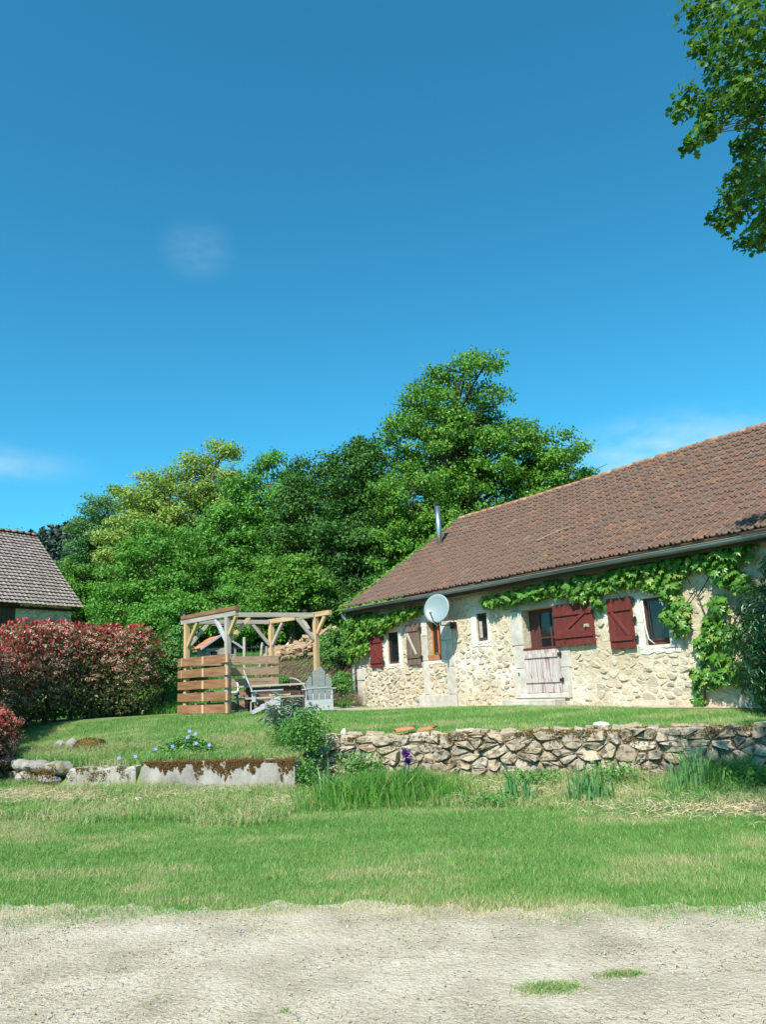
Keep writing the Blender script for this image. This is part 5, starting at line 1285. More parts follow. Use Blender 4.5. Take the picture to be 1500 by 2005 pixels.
tree('undergrowth_bush', -8.4, 30.5, [(-8.4, 30.5, 4.3, 1.6, 1.3, 1.3), (-9.4, 30.5, 3.9, 1.2, 1.2, 1.0)], 'oak_mid', 'green bush between the hedge and the hen house', n_lobes=20, lobe_r=.6, clumps=12, per=40, clump_r=.20, leaf=.15, seed=16, trunk_r=.1)
tree('woodland_tree', -16.0, 50.0, [(-16, 50, 8.0, 4.0, 2.5, 3.2), (-11, 50, 9.0, 4.0, 2.5, 3.6)], 'oak_dark', 'shaded tree deep in the wood left of the ash', n_lobes=24, lobe_r=1.3, clumps=12, per=40, clump_r=.40, leaf=.30, seed=17)
tree('woodland_tree', -4.0, 46.0, [(-5.5, 46, 9.0, 3.2, 2.5, 3.2), (-1, 46, 9.5, 3.4, 2.5, 3.6)], 'oak_dark', 'shaded tree deep in the wood behind the oaks', n_lobes=24, lobe_r=1.3, clumps=12, per=40, clump_r=.40, leaf=.30, seed=18)
tree('far_tree', -36.0, 72.0, [(-36, 72, 15.6, 2.6, 2.4, 2.2), (-39, 72, 14.8, 2.4, 2.4, 2.4)], 'ash', 'pale tree top just above the barn ridge', n_lobes=14, lobe_r=1.1, clumps=10, per=26, clump_r=.40, leaf=.26, seed=19)
tree('garden_bush', -1.75, 25.0, [(-1.75, 25, 2.75, .55, .5, .8), (-1.2, 25.3, 3.0, .5, .5, .8)], 'bushgreen', 'loose green bush between the woodpile and the house corner', n_lobes=14, lobe_r=.3, clumps=10, per=30, clump_r=.13, leaf=.10, seed=20, trunk_r=.05, group='garden bushes')
tree('garden_bush', -1.45, 23.4, [(-1.5, 23.4, 1.55, .42, .4, .42)], 'bushgreen', 'low green bush beside the downpipe', n_lobes=9, lobe_r=.2, clumps=9, per=26, clump_r=.09, leaf=.075, seed=21, trunk_r=.03, group='garden bushes')
tree('garden_bush', -3.1, 22.9, [(-3.1, 22.9, 1.6, .32, .3, .35)], 'bushgreen', 'small bright bush behind the middle pergola post', n_lobes=8, lobe_r=.18, clumps=8, per=26, clump_r=.08, leaf=.07, seed=22, trunk_r=.03, group='garden bushes')
tree('garden_bush', -7.0, 23.6, [(-7.0, 23.6, 2.3, .55, .5, 1.0), (-6.6, 24.0, 2.8, .5, .5, .8)], 'bushgreen', 'green bush between the hedge end and the left pergola post', n_lobes=14, lobe_r=.32, clumps=10, per=28, clump_r=.14, leaf=.11, seed=23, trunk_r=.05, group='garden bushes')

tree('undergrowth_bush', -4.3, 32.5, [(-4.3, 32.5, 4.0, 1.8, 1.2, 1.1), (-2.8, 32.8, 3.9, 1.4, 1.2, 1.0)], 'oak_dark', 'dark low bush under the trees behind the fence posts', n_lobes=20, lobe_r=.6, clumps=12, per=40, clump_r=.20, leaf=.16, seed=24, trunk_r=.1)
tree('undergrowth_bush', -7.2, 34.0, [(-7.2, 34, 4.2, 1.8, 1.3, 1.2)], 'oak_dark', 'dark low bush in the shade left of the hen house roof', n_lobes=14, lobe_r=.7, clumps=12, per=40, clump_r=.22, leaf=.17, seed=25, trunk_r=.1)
tree('hazel_bush', -18.6, 47.0, [(-19.2, 47, 8.4, 1.7, 1.5, 2.2), (-17.6, 46, 6.0, 1.9, 1.6, 2.0)], 'oak_mid', 'leafy bush half hidden behind the barn roof', n_lobes=22, lobe_r=.8, clump_r=.26, leaf=.18, seed=26, trunk_r=.14)
tree('hazel_bush', -15.7, 43.6, [(-15.7, 43.6, 5.3, 1.5, 1.4, 1.9)], 'oak_dark', 'dark bush at the barn gable corner', n_lobes=14, lobe_r=.7, clump_r=.24, leaf=.17, seed=27, trunk_r=.12)
# conifers on the far hill
gP = []; gN = []
for k in range(620):
    x = rng.uniform(-270, -110); y = rng.uniform(300, 470); z = float(H(x, y)); h = rng.uniform(7, 13)
    n = 60; t = rng.random(n) ** .7; a = rng.random(n) * 6.283; r_ = (1 - t) * h * .17 + .15
    gP.append(np.stack([x + np.cos(a) * r_, y + np.sin(a) * r_, z + t * h], 1)); gN.append(np.stack([np.cos(a), np.sin(a), np.full(n, .5)], 1))
gP = np.concatenate(gP); gN = np.concatenate(gN)
link('far_conifer_wood', np_mesh('far_conifer_wood', *leaves(gP, gN + unit(len(gP)) * .4, rng.uniform(2.0, 3.8, len(gP)))), MT['conifer'], kind='stuff', label='dark conifer wood on the distant hilltop', cat='wood')

# ------------------------------------------------------------------ maple overhanging from the right
mp = empty('maple_tree', (8.2, 5.2, 0.0), 0, 'maple branch with lobed leaves hanging into the upper right corner', 'tree')
MO = np.array([8.2, 5.2, 0.0])
TIPS = [(4.32, 8.23, 9.86, 0.22), (4.52, 8.22, 9.76, 0.23), (3.98, 6.79, 8.36, 0.28), (4.05, 6.6, 7.98, 0.3), (4.26, 8.04, 9.14, 0.17), (4.09, 7.88, 8.92, 0.12), (4.36, 7.77, 8.84, 0.27), (4.24, 7.14, 8.1, 0.28), (4.77, 7.85, 8.46, 0.27), (4.31, 7.67, 8.35, 0.21), (4.13, 7.63, 8.47, 0.15), (3.93, 6.78, 7.35, 0.19), (4.48, 7.43, 7.69, 0.21), (3.59, 7.33, 7.75, 0.14), (3.74, 7.86, 8.06, 0.1), (4.21, 8.29, 8.47, 0.19), (4.32, 8.22, 8.33, 0.19), (4.15, 7.57, 7.96, 0.19), (3.88, 7.41, 7.54, 0.11), (3.59, 7.13, 7.13, 0.1), (3.26, 6.76, 6.73, 0.06), (3.46, 6.74, 6.89, 0.07), (4.22, 7.44, 7.68, 0.14), (4.25, 7.16, 7.6, 0.17), (4.34, 7.31, 7.33, 0.19), (4.91, 8.54, 8.12, 0.17), (4.23, 7.54, 7.26, 0.1), (4.54, 7.75, 7.34, 0.13), (3.91, 6.97, 6.59, 0.11), (3.65, 6.74, 6.29, 0.08), (4.05, 7.18, 6.56, 0.18), (3.93, 6.73, 6.32, 0.15), (3.96, 7.52, 6.64, 0.11), (4.52, 8.3, 7.13, 0.16), (4.54, 8.02, 6.86, 0.2), (3.95, 6.84, 5.97, 0.15), (4.12, 8.13, 6.79, 0.1), (4.09, 7.97, 6.56, 0.08), (4.2, 7.88, 6.65, 0.1), (4.89, 8.58, 6.87, 0.11), (4.26, 7.92, 6.32, 0.09), (4.58, 8.3, 6.5, 0.09), (4.12, 7.25, 5.93, 0.09)]
P = []; N = []
for (x, y, z, r_) in TIPS:
    k = int(40 + 2000 * r_ * r_)
    o = np.clip(rng.normal(size=(k, 3)), -1.7, 1.7) * np.array([.62, .62, .5]) * r_
    P.append(np.array([x, y, z]) + o); N.append(o / r_ * .3 + np.array([-.25, -.2, .75]) + rng.normal(size=(k, 3)) * .55)
P = np.concatenate(P); N = np.concatenate(N)
g1 = leaves(P - MO, N, rng.uniform(.05, .10, len(P)), T_OAK)
ells = [(7.7, 6.8, 9.2, 2.0, 2.4, 3.0), (8.6, 4.6, 8.4, 2.4, 2.4, 2.8), (6.4, 3.0, 10.4, 2.4, 2.2, 1.8), (4.4, 2.2, 10.2, 1.9, 1.6, 1.2), (1.75, 2.0, 9.6, 1.15, 1.6, .8), (3.2, 2.3, 9.9, 1.2, 1.4, .8)]
g2, lobes = crown([(e[0] - 8.2, e[1] - 5.2, e[2], e[3], e[4], e[5]) for e in ells], 74, .85, 14, 34, .26, .17, 31, T_QUAD)
g1 = (g1[0], g1[1], g1[2])
link('crown', np_mesh('crown', *g1), MT['maple'], mp)
link('crown', np_mesh('crown', *g2), MT['maple'], mp)
m = MB(); m.tube([(0, 0, -.2), (.1, .1, 3), (-.2, .3, 6.5), (-.4, .5, 10.5)], [.42, .34, .25, .10], 10); m.obj('trunk', MT['bark'], mp, True)
bm_ = MB(); hub = [Vector((6.6, 7.0, 8.6)) - Vector(MO), Vector((6.4, 7.3, 7.0)) - Vector(MO), Vector((6.6, 7.0, 6.2)) - Vector(MO), Vector((6.6, 7.4, 10.0)) - Vector(MO)]
for h in hub: bm_.tube([Vector((-.15, .25, h.z - 1.6)), h.lerp(Vector((-.15, .25, h.z - 1.2)), .4), h], [.10, .075, .05], 6)
for (x, y, z, r_) in TIPS:
    e = Vector((x, y, z)) - Vector(MO); h = min(hub, key=lambda q: (q - e).length); mid = h.lerp(e, .55) + Vector((random.uniform(-.15, .15), random.uniform(-.15, .15), random.uniform(.05, .35)))
    bm_.tube([h, mid, mid.lerp(e, .6) + Vector((0, 0, .08)), e], [.02, .010, .007, .004], 4, cap=False)
for c, lr in lobes:
    e = Vector(c); st = Vector((-.25, .35, min(max(e.z - 2.5, 3), 9.5))); bm_.tube([st, st.lerp(e, .5) + Vector((0, 0, .3)), e], [.09, .06, .02], 5, cap=False)
bm_.obj('branches', MT['bark'], mp, True)

# ------------------------------------------------------------------ hedge
def hedge(name, path, hw_, top, label, n_leaf, n_red, n_fl, seed, n_stem=26):
    g = np.random.default_rng(seed); path = np.array(path, float); sg_ = np.hypot(*np.diff(path, axis=0).T); cm = np.concatenate([[0], np.cumsum(sg_)])
    x0, y0 = path[len(path) // 2]; z0 = float(H(x0, y0)); r = empty(name, (x0, y0, z0), 0, label, 'hedge' if 'hedge' in name else 'shrub')
    def body(n, shell, zmin, zmax):
        s = g.random(n) * cm[-1]; px = np.interp(s, cm, path[:, 0]); py = np.interp(s, cm, path[:, 1]); gz = H(px, py)
        f = zmin + (zmax - zmin) * g.random(n)
        a = g.random(n) * 2 * np.pi
        lump = 1 + .30 * (fbm(s * 1.5, a * 1.6, seed, 3) - .5) * 2
        hh = (top - .0) * (1 + .16 * (fbm(s * 1.1, s * 0 + 2.2, seed + 3) - .5) * 2)
        w = hw_ * np.sqrt(np.clip(1 - np.clip((f - .62) / .42, 0, 1) ** 2, .02, 1)) * (.75 + .25 * np.clip(f / .3, 0, 1)) * lump
        q = 1 - shell * g.random(n) ** 1.5
        ox = np.cos(a) * w * q; oy = np.sin(a) * w * q
        P = np.stack([px + ox - x0, py + oy - y0, gz + .05 + f * hh - z0], 1)
        N = np.stack([np.cos(a), np.sin(a), .2 + 1.2 * np.clip(f - .6, 0, 1)], 1)
        return P, N, f
    P, N, f = body(n_leaf, .45, .02, 1.0)
    link('leaves', np_mesh('leaves', *leaves(P, N + unit(len(P)) * .6, g.uniform(.055, .12, len(P)), var=np.clip(g.random(len(P)) * .75 + .3 * (f - .45), 0, .999))), MT['hedge'], r)
    P, N, f = body(n_red, .12, .35, 1.06); k = g.random(len(P)) < (.12 + 1.1 * np.clip(f - .55, 0, .5) / .5); P = P[k]; N = N[k]
    link('young_leaves', np_mesh('young_leaves', *leaves(P, N * .5 + unit(len(P)) * .7, g.uniform(.06, .12, len(P)), up=np.array([0, 0, 1.2]))), MT['hedge_red'], r)
    C_, N_, f = body(n_fl, .06, .25, 1.02); k = g.random(len(C_)) < (.25 + .75 * f); C_ = C_[k]; N_ = N_[k]
    o = g.normal(size=(len(C_), 26, 3)) * .05 * np.array([1, 1, .55])
    P = (C_[:, None] + N_[:, None] * .04 + o).reshape(-1, 3); NN = (N_[:, None] + o * 8).reshape(-1, 3)
    link('blossom', np_mesh('blossom', *leaves(P, NN + unit(len(P)) * .5, g.uniform(.018, .038, len(P)))), MT['hedge_flower'], r)
    for k in range(n_stem):
        s = cm[-1] * (k + .5) / n_stem; px = np.interp(s, cm, path[:, 0]) + g.uniform(-.3, .3) - x0; py = np.interp(s, cm, path[:, 1]) + g.uniform(-.3, .3) - y0; b = float(H(px + x0, py + y0)) - z0
        m = MB(); m.tube([(px, py, b - .1), (px + g.uniform(-.15, .15), py + g.uniform(-.15, .15), b + top * .4), (px + g.uniform(-.3, .3), py + g.uniform(-.3, .3), b + top * .85)], [.03, .022, .008], 5); m.obj('stem', MT['bark'], r, True)
    return r
hedge('photinia_hedge', [(-7.15, 22.5), (-8.2, 21.7), (-9.1, 20.5), (-9.5, 19.0), (-9.3, 17.5), (-9.0, 16.3), (-9.2, 14.8)], .82, 2.25, 'tall red-tipped hedge with pinkish blossom along the left of the terrace', 34000, 11000, 1500, 51)
hedge('photinia_shrub', [(-7.9, 15.2), (-7.75, 14.5), (-7.6, 13.9)], .62, 1.25, 'lower blossoming red-leaved shrub in front of the hedge at the left edge', 8000, 2200, 420, 52, 6)

# ------------------------------------------------------------------ creepers on the house
def frames(P, N, up):
    N = N / np.linalg.norm(N, axis=1, keepdims=True); A = up + rng.normal(size=P.shape) * .45
    Y = A - (A * N).sum(1, keepdims=True) * N; Y /= np.linalg.norm(Y, axis=1, keepdims=True)
    return np.cross(Y, N), Y, N
def creeper(name, base, blobs, label, mkey, size, n_obj, stems, dens=240, tmpl=T_PALM):
    root = empty(name, tuple(hw(*base)), HRZ, label, 'climbing plant', 'creepers on the house')
    P = []; b0 = np.array(base)
    for (u, v, z, ru, rv_, rz) in blobs:
        k = int(dens * (ru * rz * 4) + 6)
        o = rng.normal(size=(k, 3)); o /= np.linalg.norm(o, axis=1, keepdims=True); o *= rng.random((k, 1)) ** .4
        o[:, 1] = -np.abs(o[:, 1])
        P.append(np.array([u, v, z]) + o * np.array([ru, rv_, rz]))
    P = np.concatenate(P) - b0
    N = np.array([0, -.85, .5]) + rng.normal(size=P.shape) * .42
    S = rng.uniform(.6, 1.25, len(P)) * size
    order = np.argsort(P[:, 1] - .25 * P[:, 0] + rng.random(len(P)) * .35); P = P[order]; N = N[order]; S = S[order]
    if n_obj:
        lm = np_mesh('leaf', tmpl[0], tmpl[1]); lm.materials.append(MT[mkey])
        X, Y, Z = frames(P[:n_obj], N[:n_obj], np.array([0, 0, -1.0]))
        for k in range(n_obj):
            o = link('leaf', lm, None, root)
            o.matrix_local = Matrix(((X[k, 0], Y[k, 0], Z[k, 0], P[k, 0]), (X[k, 1], Y[k, 1], Z[k, 1], P[k, 1]), (X[k, 2], Y[k, 2], Z[k, 2], P[k, 2]), (0, 0, 0, 1))) @ Matrix.Scale(float(S[k]), 4)
    V, F, A = leaves(P[n_obj:], N[n_obj:], S[n_obj:], tmpl, up=np.array([[0, 0, -1.0]]))
    link('foliage', np_mesh('foliage', V, F, A), MT[mkey], root, kind='stuff')
    for st in stems:
        m = MB(); m.tube([Vector(np.array(p) - b0) for p in st], [.012 - .008 * i / len(st) for i in range(len(st))], 5); m.obj('stem', MT['bark'], root, True)
    return root
bl_ = []
for u in np.arange(5.85, 11.3, .22):
    z = np.interp(u, [5.8, 6.8, 8.3, 9.7, 10.9, 11.3], [3.40, 3.47, 3.46, 3.46, 3.50, 3.50]); rz = np.interp(u, [5.8, 7, 9, 11.3], [.16, .19, .24, .28])
    bl_.append((u, -.06, z + rng.uniform(-.04, .04), .20, .26, rz))
bl_ += [(9.12, -.06, 3.05, .15, .22, .17), (8.7, -.06, 3.2, .25, .22, .15), (10.55, -.06, 3.25, .25, .26, .2), (10.85, -.06, 3.1, .28, .28, .25), (10.95, -.06, 2.75, .26, .26, .25), (10.95, -.06, 2.45, .25, .24, .2), (10.75, -.06, 2.6, .18, .22, .2),
        (11.55, -.06, 3.55, .28, .3, .22), (11.95, -.06, 3.55, .3, .3, .22), (12.3, -.06, 3.58, .3, .3, .2), (12.0, -.06, 3.25, .3, .28, .25), (12.25, -.06, 3.0, .22, .25, .2),
        (11.75, -.06, 2.72, .22, .25, .18), (11.6, -.06, 2.35, .3, .26, .2), (11.45, -.06, 2.1, .28, .25, .16), (11.85, -.06, 2.15, .2, .25, .2), (11.35, -.06, 1.85, .12, .2, .14), (11.65, -.06, 1.75, .2, .24, .18), (11.25, -.06, 1.5, .2, .25, .16), (11.5, -.06, 1.45, .28, .26, .2), (11.8, -.06, 1.5, .2, .24, .2), (11.12, -.06, 1.3, .12, .2, .14), (11.1, -.06, 1.06, .13, .2, .1)]
creeper('creeper', (11.2, -.08, .95), bl_, 'leafy green creeper along the eave above the stable door', 'vine', .135, 300,
        [[(11.2, -.08, .9), (11.3, -.06, 1.6), (11.5, -.06, 2.3), (11.35, -.06, 2.9), (11.1, -.06, 3.4), (10.4, -.06, 3.45)], [(11.35, -.06, 2.9), (11.7, -.06, 3.3), (12.2, -.06, 3.6)], [(10.4, -.06, 3.45), (9.3, -.06, 3.46), (8.0, -.06, 3.45), (6.9, -.06, 3.45), (5.9, -.06, 3.42)], [(11.3, -.06, 3.0), (11.0, -.07, 2.7), (10.9, -.07, 2.4)]])
bl_ = [(-.15, -.06, 3.5, .35, .3, .30), (.25, -.06, 3.45, .4, .3, .3), (.0, -.06, 3.05, .38, .32, .3), (.45, -.06, 3.0, .35, .28, .3), (-.2, -.06, 2.75, .28, .3, .25), (.15, -.06, 2.6, .35, .3, .25), (.6, -.06, 2.65, .25, .25, .22), (.0, -.06, 2.32, .14, .22, .16),
       (.8, -.06, 3.4, .35, .28, .28), (1.2, -.06, 3.35, .35, .27, .26), (1.6, -.06, 3.3, .35, .27, .25), (2.0, -.06, 3.35, .3, .26, .24), (2.4, -.06, 3.42, .3, .26, .2), (2.8, -.06, 3.48, .3, .25, .18), (3.15, -.06, 3.5, .22, .22, .15), (1.0, -.06, 3.12, .25, .2, .15), (1.5, -.06, 3.08, .2, .2, .12)]
for s in np.arange(0, 5.8, .22):
    p = roof_pt(-.06, s, .05); bl_.append((p[0], p[1] + .05, p[2] - .04, .13 + .05 * rng.random(), .16, .13))
for u in np.arange(.1, 3.0, .3):
    p = roof_pt(u, .0, .02); bl_.append((u + rng.uniform(-.1, .1), p[1] + .04, p[2] - .01, .12, .06, .05))
for s in np.arange(0.6, 5.8, .3):
    p = roof_pt(-.2, s, -.3); bl_.append((-.12, p[1] + .3, p[2] - .2, .12, .2, .3))
creeper('creeper', (-.1, -.1, .95), bl_, 'bright creeper over the house corner and up the gable edge', 'vine2', .125, 0, [[(-.1, -.1, .9), (-.1, -.08, 1.8), (0, -.08, 2.6), (.4, -.06, 3.2), (1.5, -.06, 3.3), (2.8, -.06, 3.45)]], dens=330)

jb = np.array([13.3, -.7, .93])
jr = empty('dark_shrub', tuple(hw(*jb)), HRZ, 'dark evergreen shrub with narrow glossy leaves at the right edge by the house', 'shrub')
P = []; N = []
for (u, v, z, ru, rv_, rz, k) in ((13.3, -.7, 2.0, 1.15, .65, 1.05, 9000), (13.75, -.7, 2.95, .9, .6, .75, 5000), (12.9, -.6, 1.2, .5, .5, .45, 1800), (13.6, -.8, 1.3, .9, .6, .6, 3000)):
    o = rng.normal(size=(k, 3)); o /= np.linalg.norm(o, axis=1, keepdims=True); q = 1 - .5 * rng.random((k, 1)) ** 1.4
    lm_ = 1 + .5 * (vnoise(o[:, 0] * 3 + u, o[:, 2] * 3 + z, 61) - .5)
    P.append(np.array([u, v, z]) - jb + o * q * lm_[:, None] * np.array([ru, rv_, rz])); N.append(o + np.array([0, -.2, .5]))
P = np.concatenate(P); N = np.concatenate(N)
link('foliage', np_mesh('foliage', *leaves(P, N + unit(len(P)) * .6, rng.uniform(.07, .15, len(P)), T_NARROW)), MT['jasmine'], jr)
for k in range(9):
    m = MB(); a = rng.uniform(-.5, .6); m.tube([(a * .4, rng.uniform(-.2, .2), -.1), (a * .7, rng.uniform(-.2, .2), 1.0), (a, rng.uniform(-.3, .3), 2.2)], [.025, .018, .008], 5); m.obj('stem', MT['bark'], jr, True)

# ------------------------------------------------------------------ lawn and wild grass
def lawn(name, n, reg, mask, hfun, wid, mkey, dry=0.0, lean=.35, seg=1, label=None):
    x = rng.uniform(reg[0], reg[1], n); y = rng.uniform(reg[2], reg[3], n)
    k = (np.abs(x + .02 * y) < .56 * y + 2.8) & mask(x, y); x = x[k]; y = y[k]
    z = H(x, y) - .004
    h = hfun(x, y) * rng.uniform(.55, 1.3, len(x))
    patch_ = fbm(x * .9 + 3, y * 1.7, 71, 4); fine = fbm(x * 5, y * 5, 75, 2)
    var = .34 * rng.random(len(x)) + .34 * (fine - .5) + np.clip((patch_ - .50 + dry) * 2.0, 0, .42) + .30 * np.exp(-np.abs(y - road_y(x)) / .22) + .10 * np.clip((vnoise(x * .25, y * 3.0, 73) - .5) * 2, -1, 1) + .08
    var = np.where(rng.random(len(x)) < .09, .6 + .3 * rng.random(len(x)), var)
    o = link(name, np_mesh(name, *blades(np.stack([x, y, z], 1), h, wid * (.7 + .6 * rng.random(len(x))), lean, seg, np.clip(var, 0, .99))), MT[mkey], kind='stuff')
    return o
front = lambda x, y: ystep(x) - y
def hard(x, y):  # patio and path
    u = (x - HL[0]) * HD[0] + (y - HL[1]) * HD[1]; v = (x - HL[0]) * HN[0] + (y - HL[1]) * HN[1]
    return ((x > -5.0) & (x < -.7) & (y > 18.9 + .05 * (x + 5)) & (y < 22.6)) | ((v > -.55 - .35 * np.clip((5 - u) / 6, 0, 1)) & (u > -1.5))
edge_n = lambda x: .30 * (fbm(x * 1.1, x * 0 + .7, 77, 2) - .5) * 2 + .26 * (fbm(x * 6.5, x * 0 + .2, 78, 3) - .5) * 2
lawn('lawn_grass', 560000, (-10.5, 8.5, 4.6, 10.6), lambda x, y: (rng.random(x.shape) < sstep((y - road_y(x) - edge_n(x) + .22) / .55) ** 1.3) & (front(x, y) > .6), lambda x, y: .034 + .012 * fbm(x, y, 7), .0065, 'grass', dry=.0, lean=.6)
lawn('verge_grass', 60000, (-9, 7, 4.0, 7.4), lambda x, y: (np.abs(y - road_y(x) + .15) < .55) & (rng.random(x.shape) < np.exp(-((y - road_y(x) + .0) / .28) ** 2)), lambda x, y: .028 + 0 * x, .0055, 'grass', dry=.22, lean=1.0)
lawn('wild_grass', 150000, (-10, 7, 9.0, 16.5), lambda x, y: (front(x, y) > -.02) & (front(x, y) < 2.6 + .5 * fbm(x, y, 8)) & (y > 9.3), lambda x, y: .06 + .20 * fbm(x * 1.2, y * 1.2, 9) ** 1.5 + .05 * np.clip(1 - front(x, y), 0, 1), .008, 'grass', dry=.18, lean=.7, seg=2)
lawn('terrace_grass', 300000, (-10, 8, 11, 19.2), lambda x, y: (front(x, y) < -.42) & ~hard(x, y), lambda x, y: .045 + .02 * fbm(x, y, 7), .010, 'grass', dry=.02, lean=.55)
lawn('bank_grass', 60000, (-8, -1.3, 12.4, 16.5), lambda x, y: (front(x, y) < -.25) & (front(x, y) > -2.6), lambda x, y: .06 + .24 * fbm(x * 1.3, y * 1.3, 19) ** 1.4, .009, 'grass', dry=.22, lean=.6, seg=2)
lawn('hillside_grass', 36000, (-12, -1, 21.8, 30), lambda x, y: (y > 22.3) & ((x < -1.2 - .0 * y) | (y > 26)), lambda x, y: .12 + .18 * fbm(x, y, 7), .018, 'tallgrass', dry=.05, lean=.5, seg=2)

# dry cut grass lying about
def hay(name, blobs, label=None):
    P = []
    for (x, y, rx, ry, k) in blobs:
        a = rng.normal(size=(k, 2)) * .5; P.append(np.stack([x + a[:, 0] * rx, y + a[:, 1] * ry], 1))
    P = np.concatenate(P); P = P[front(P[:, 0], P[:, 1]) > .03]; n = len(P); z = H(P[:, 0], P[:, 1]) + .012 + .05 * rng.random(n) ** 2
    yaw = rng.random(n) * 6.283; ln = rng.uniform(.06, .20, n); d = np.stack([np.cos(yaw), np.sin(yaw), rng.normal(size=n) * .15], 1); w = np.stack([-np.sin(yaw), np.cos(yaw), rng.normal(size=n) * .6], 1) * .0022
    b = np.stack([P[:, 0], P[:, 1], z], 1); c = b + d * ln[:, None] * .5 + rng.normal(size=(n, 3)) * .015 + [0, 0, .012]; e = b + d * ln[:, None]
    V = np.stack([b - w, b + w, c + w, c - w, e + w, e - w], 1).reshape(-1, 3); q = np.arange(n)[:, None] * 6
    F = np.concatenate([q + [[0, 1, 2, 3]], q + [[3, 2, 4, 5]]])
    link(name, np_mesh(name, V, F, np.repeat(rng.random(n), 6)), MT['hay'], kind='stuff')
hay('cut_hay', [(-6.6, 13.2, 1.6, .9, 4200), (-5.2, 12.7, 1.2, .6, 2200), (-3.2, 12.3, 2.4, .45, 2600), (4.2, 9.3, 1.2, .7, 2600), (4.8, 8.9, .9, .5, 1200), (1.2, 11.3, 1.6, .8, 1800), (-1.1, 11.6, .8, .9, 1300), (-7.6, 12.6, 1.0, 1.2, 1500), (3.0, 9.7, .8, .8, 900)])

# plants in the bed below the wall
def blade_clump(name, x, y, rx, ry, n, h, w, mkey, label, group=None, lean=.28, cat='plant', dry=None, droop=.35):
    zb = float(H(x, y)); r = empty(name, (x, y, zb), 0, label, cat, group)
    a = rng.normal(size=(n, 2)) * .46; P = np.stack([a[:, 0] * rx, a[:, 1] * ry, np.zeros(n)], 1); P[:, 2] = H(P[:, 0] + x, P[:, 1] + y) - zb - .01
    link('leaves', np_mesh('leaves', *blades(P, h * rng.uniform(.45, 1.1, n) * (.62 + .76 * fbm(P[:, 0] * 3 + x, P[:, 1] * 3 + y, 17)) * np.clip(1.15 - .45 * (a ** 2).sum(1), .35, 1.1), w, lean, 2, droop=droop)), MT[mkey], r); return r
blade_clump('tall_grass', -.15, 11.1, 1.15, .8, 4200, .42, .012, 'tallgrass', 'wide clump of tall lush grass round the purple iris', 'tall grass clumps', cat='grass')
blade_clump('tall_grass', 4.3, 10.6, .75, .45, 1800, .40, .012, 'tallgrass', 'tall grass at the right end of the wall foot', 'tall grass clumps', cat='grass')
ir = []
for (x, y, rx, ry, n, h, lb) in ((.13, 11.0, .10, .08, 22, .50, 'iris with two deep purple blooms standing in the tall grass'), (-.95, 11.3, .22, .15, 45, .60, 'blue-green iris blades at the left end of the tall grass'), (1.55, 10.5, .26, .22, 60, .46, 'iris clump below the wall, left of the pair'), (2.45, 10.3, .34, .25, 90, .50, 'iris clump below the wall, right of the pair'), (3.8, 10.35, .34, .25, 110, .66, 'tallest blue-green iris clump near the right end of the wall')):
    c = blade_clump('iris_clump', x, y, rx, ry, n, h, .026, 'iris', lb, 'iris clumps below the wall', lean=.26, droop=.25); ir.append(c)
m = MB(); m.tube([(0, 0, 0), (.01, 0, .35), (.02, .0, .62)], .007, 5); m.obj('flower_stem', MT['iris'], ir[0], True)
for (z, o) in ((.60, .015), (.50, .045)):
    k = 26; d = unit(k); d[:, 2] = np.where(np.arange(k) < 12, np.abs(d[:, 2]) + .8, -np.abs(d[:, 2]) * .5)
    P = np.tile(np.array([[o, 0, z]]), (k, 1)); link('bloom', np_mesh('bloom', *leaves(P, unit(k), rng.uniform(.05, .085, k), T_QUAD, up=d * 2)), MT['purple'], ir[0])
for (x, y, n, sz, h, lb) in ((1.95, 11.6, 420, .05, .22, 'small leafy weed at the wall foot between the iris clumps'), (3.05, 11.3, 420, .05, .30, 'leafy weed climbing the wall foot right of the irises'), (-.55, 12.9, 900, .055, .45, 'leafy plant scrambling up the left end of the wall'), (1.2, 10.2, 300, .045, .14, 'low weed in front of the left iris pair'), (4.55, 10.3, 700, .05, .30, 'leafy weeds in the shade at the right end of the bed')):
    r = empty('weed', (x, y, float(H(x, y))), 0, lb, 'plant', 'weeds at the wall foot'); P = np.clip(rng.normal(size=(n, 3)), -1.8, 1.8) * [.20, .12, .28 * h] + [0, 0, h * .55]; P[:, 2] = np.maximum(P[:, 2], .01)
    link('leaves', np_mesh('leaves', *leaves(P, unit(n) + [0, -.3, .9], rng.uniform(.6, 1.3, n) * sz)), MT['bushgreen'], r)
    m = MB(); m.tube([(0, 0, -.02), (.02, 0, h * .5), (.0, .01, h)], .006, 5); m.obj('stem', MT['bushgreen'], r)
vc = empty('periwinkle', (-3.75, 14.2, float(H(-3.75, 14.2))), 0, 'periwinkle patch with blue flowers on the grassy bank', 'plant')
zb = float(H(-3.75, 14.2)); n = 3600; a = np.clip(rng.normal(size=(n, 2)) * .5, -1.2, 1.2) * [.75, .55]; gz = H(a[:, 0] - 3.75, a[:, 1] + 14.2) - zb
P = np.stack([a[:, 0], a[:, 1], gz + .02 + (.30 * np.exp(-(a[:, 0] / .5) ** 2 - (a[:, 1] / .4) ** 2)) * rng.random(n) ** .5], 1)
link('leaves', np_mesh('leaves', *leaves(P, unit(n) * .6 + [0, -.2, .9], rng.uniform(.035, .07, n))), MT['bushgreen'], vc)
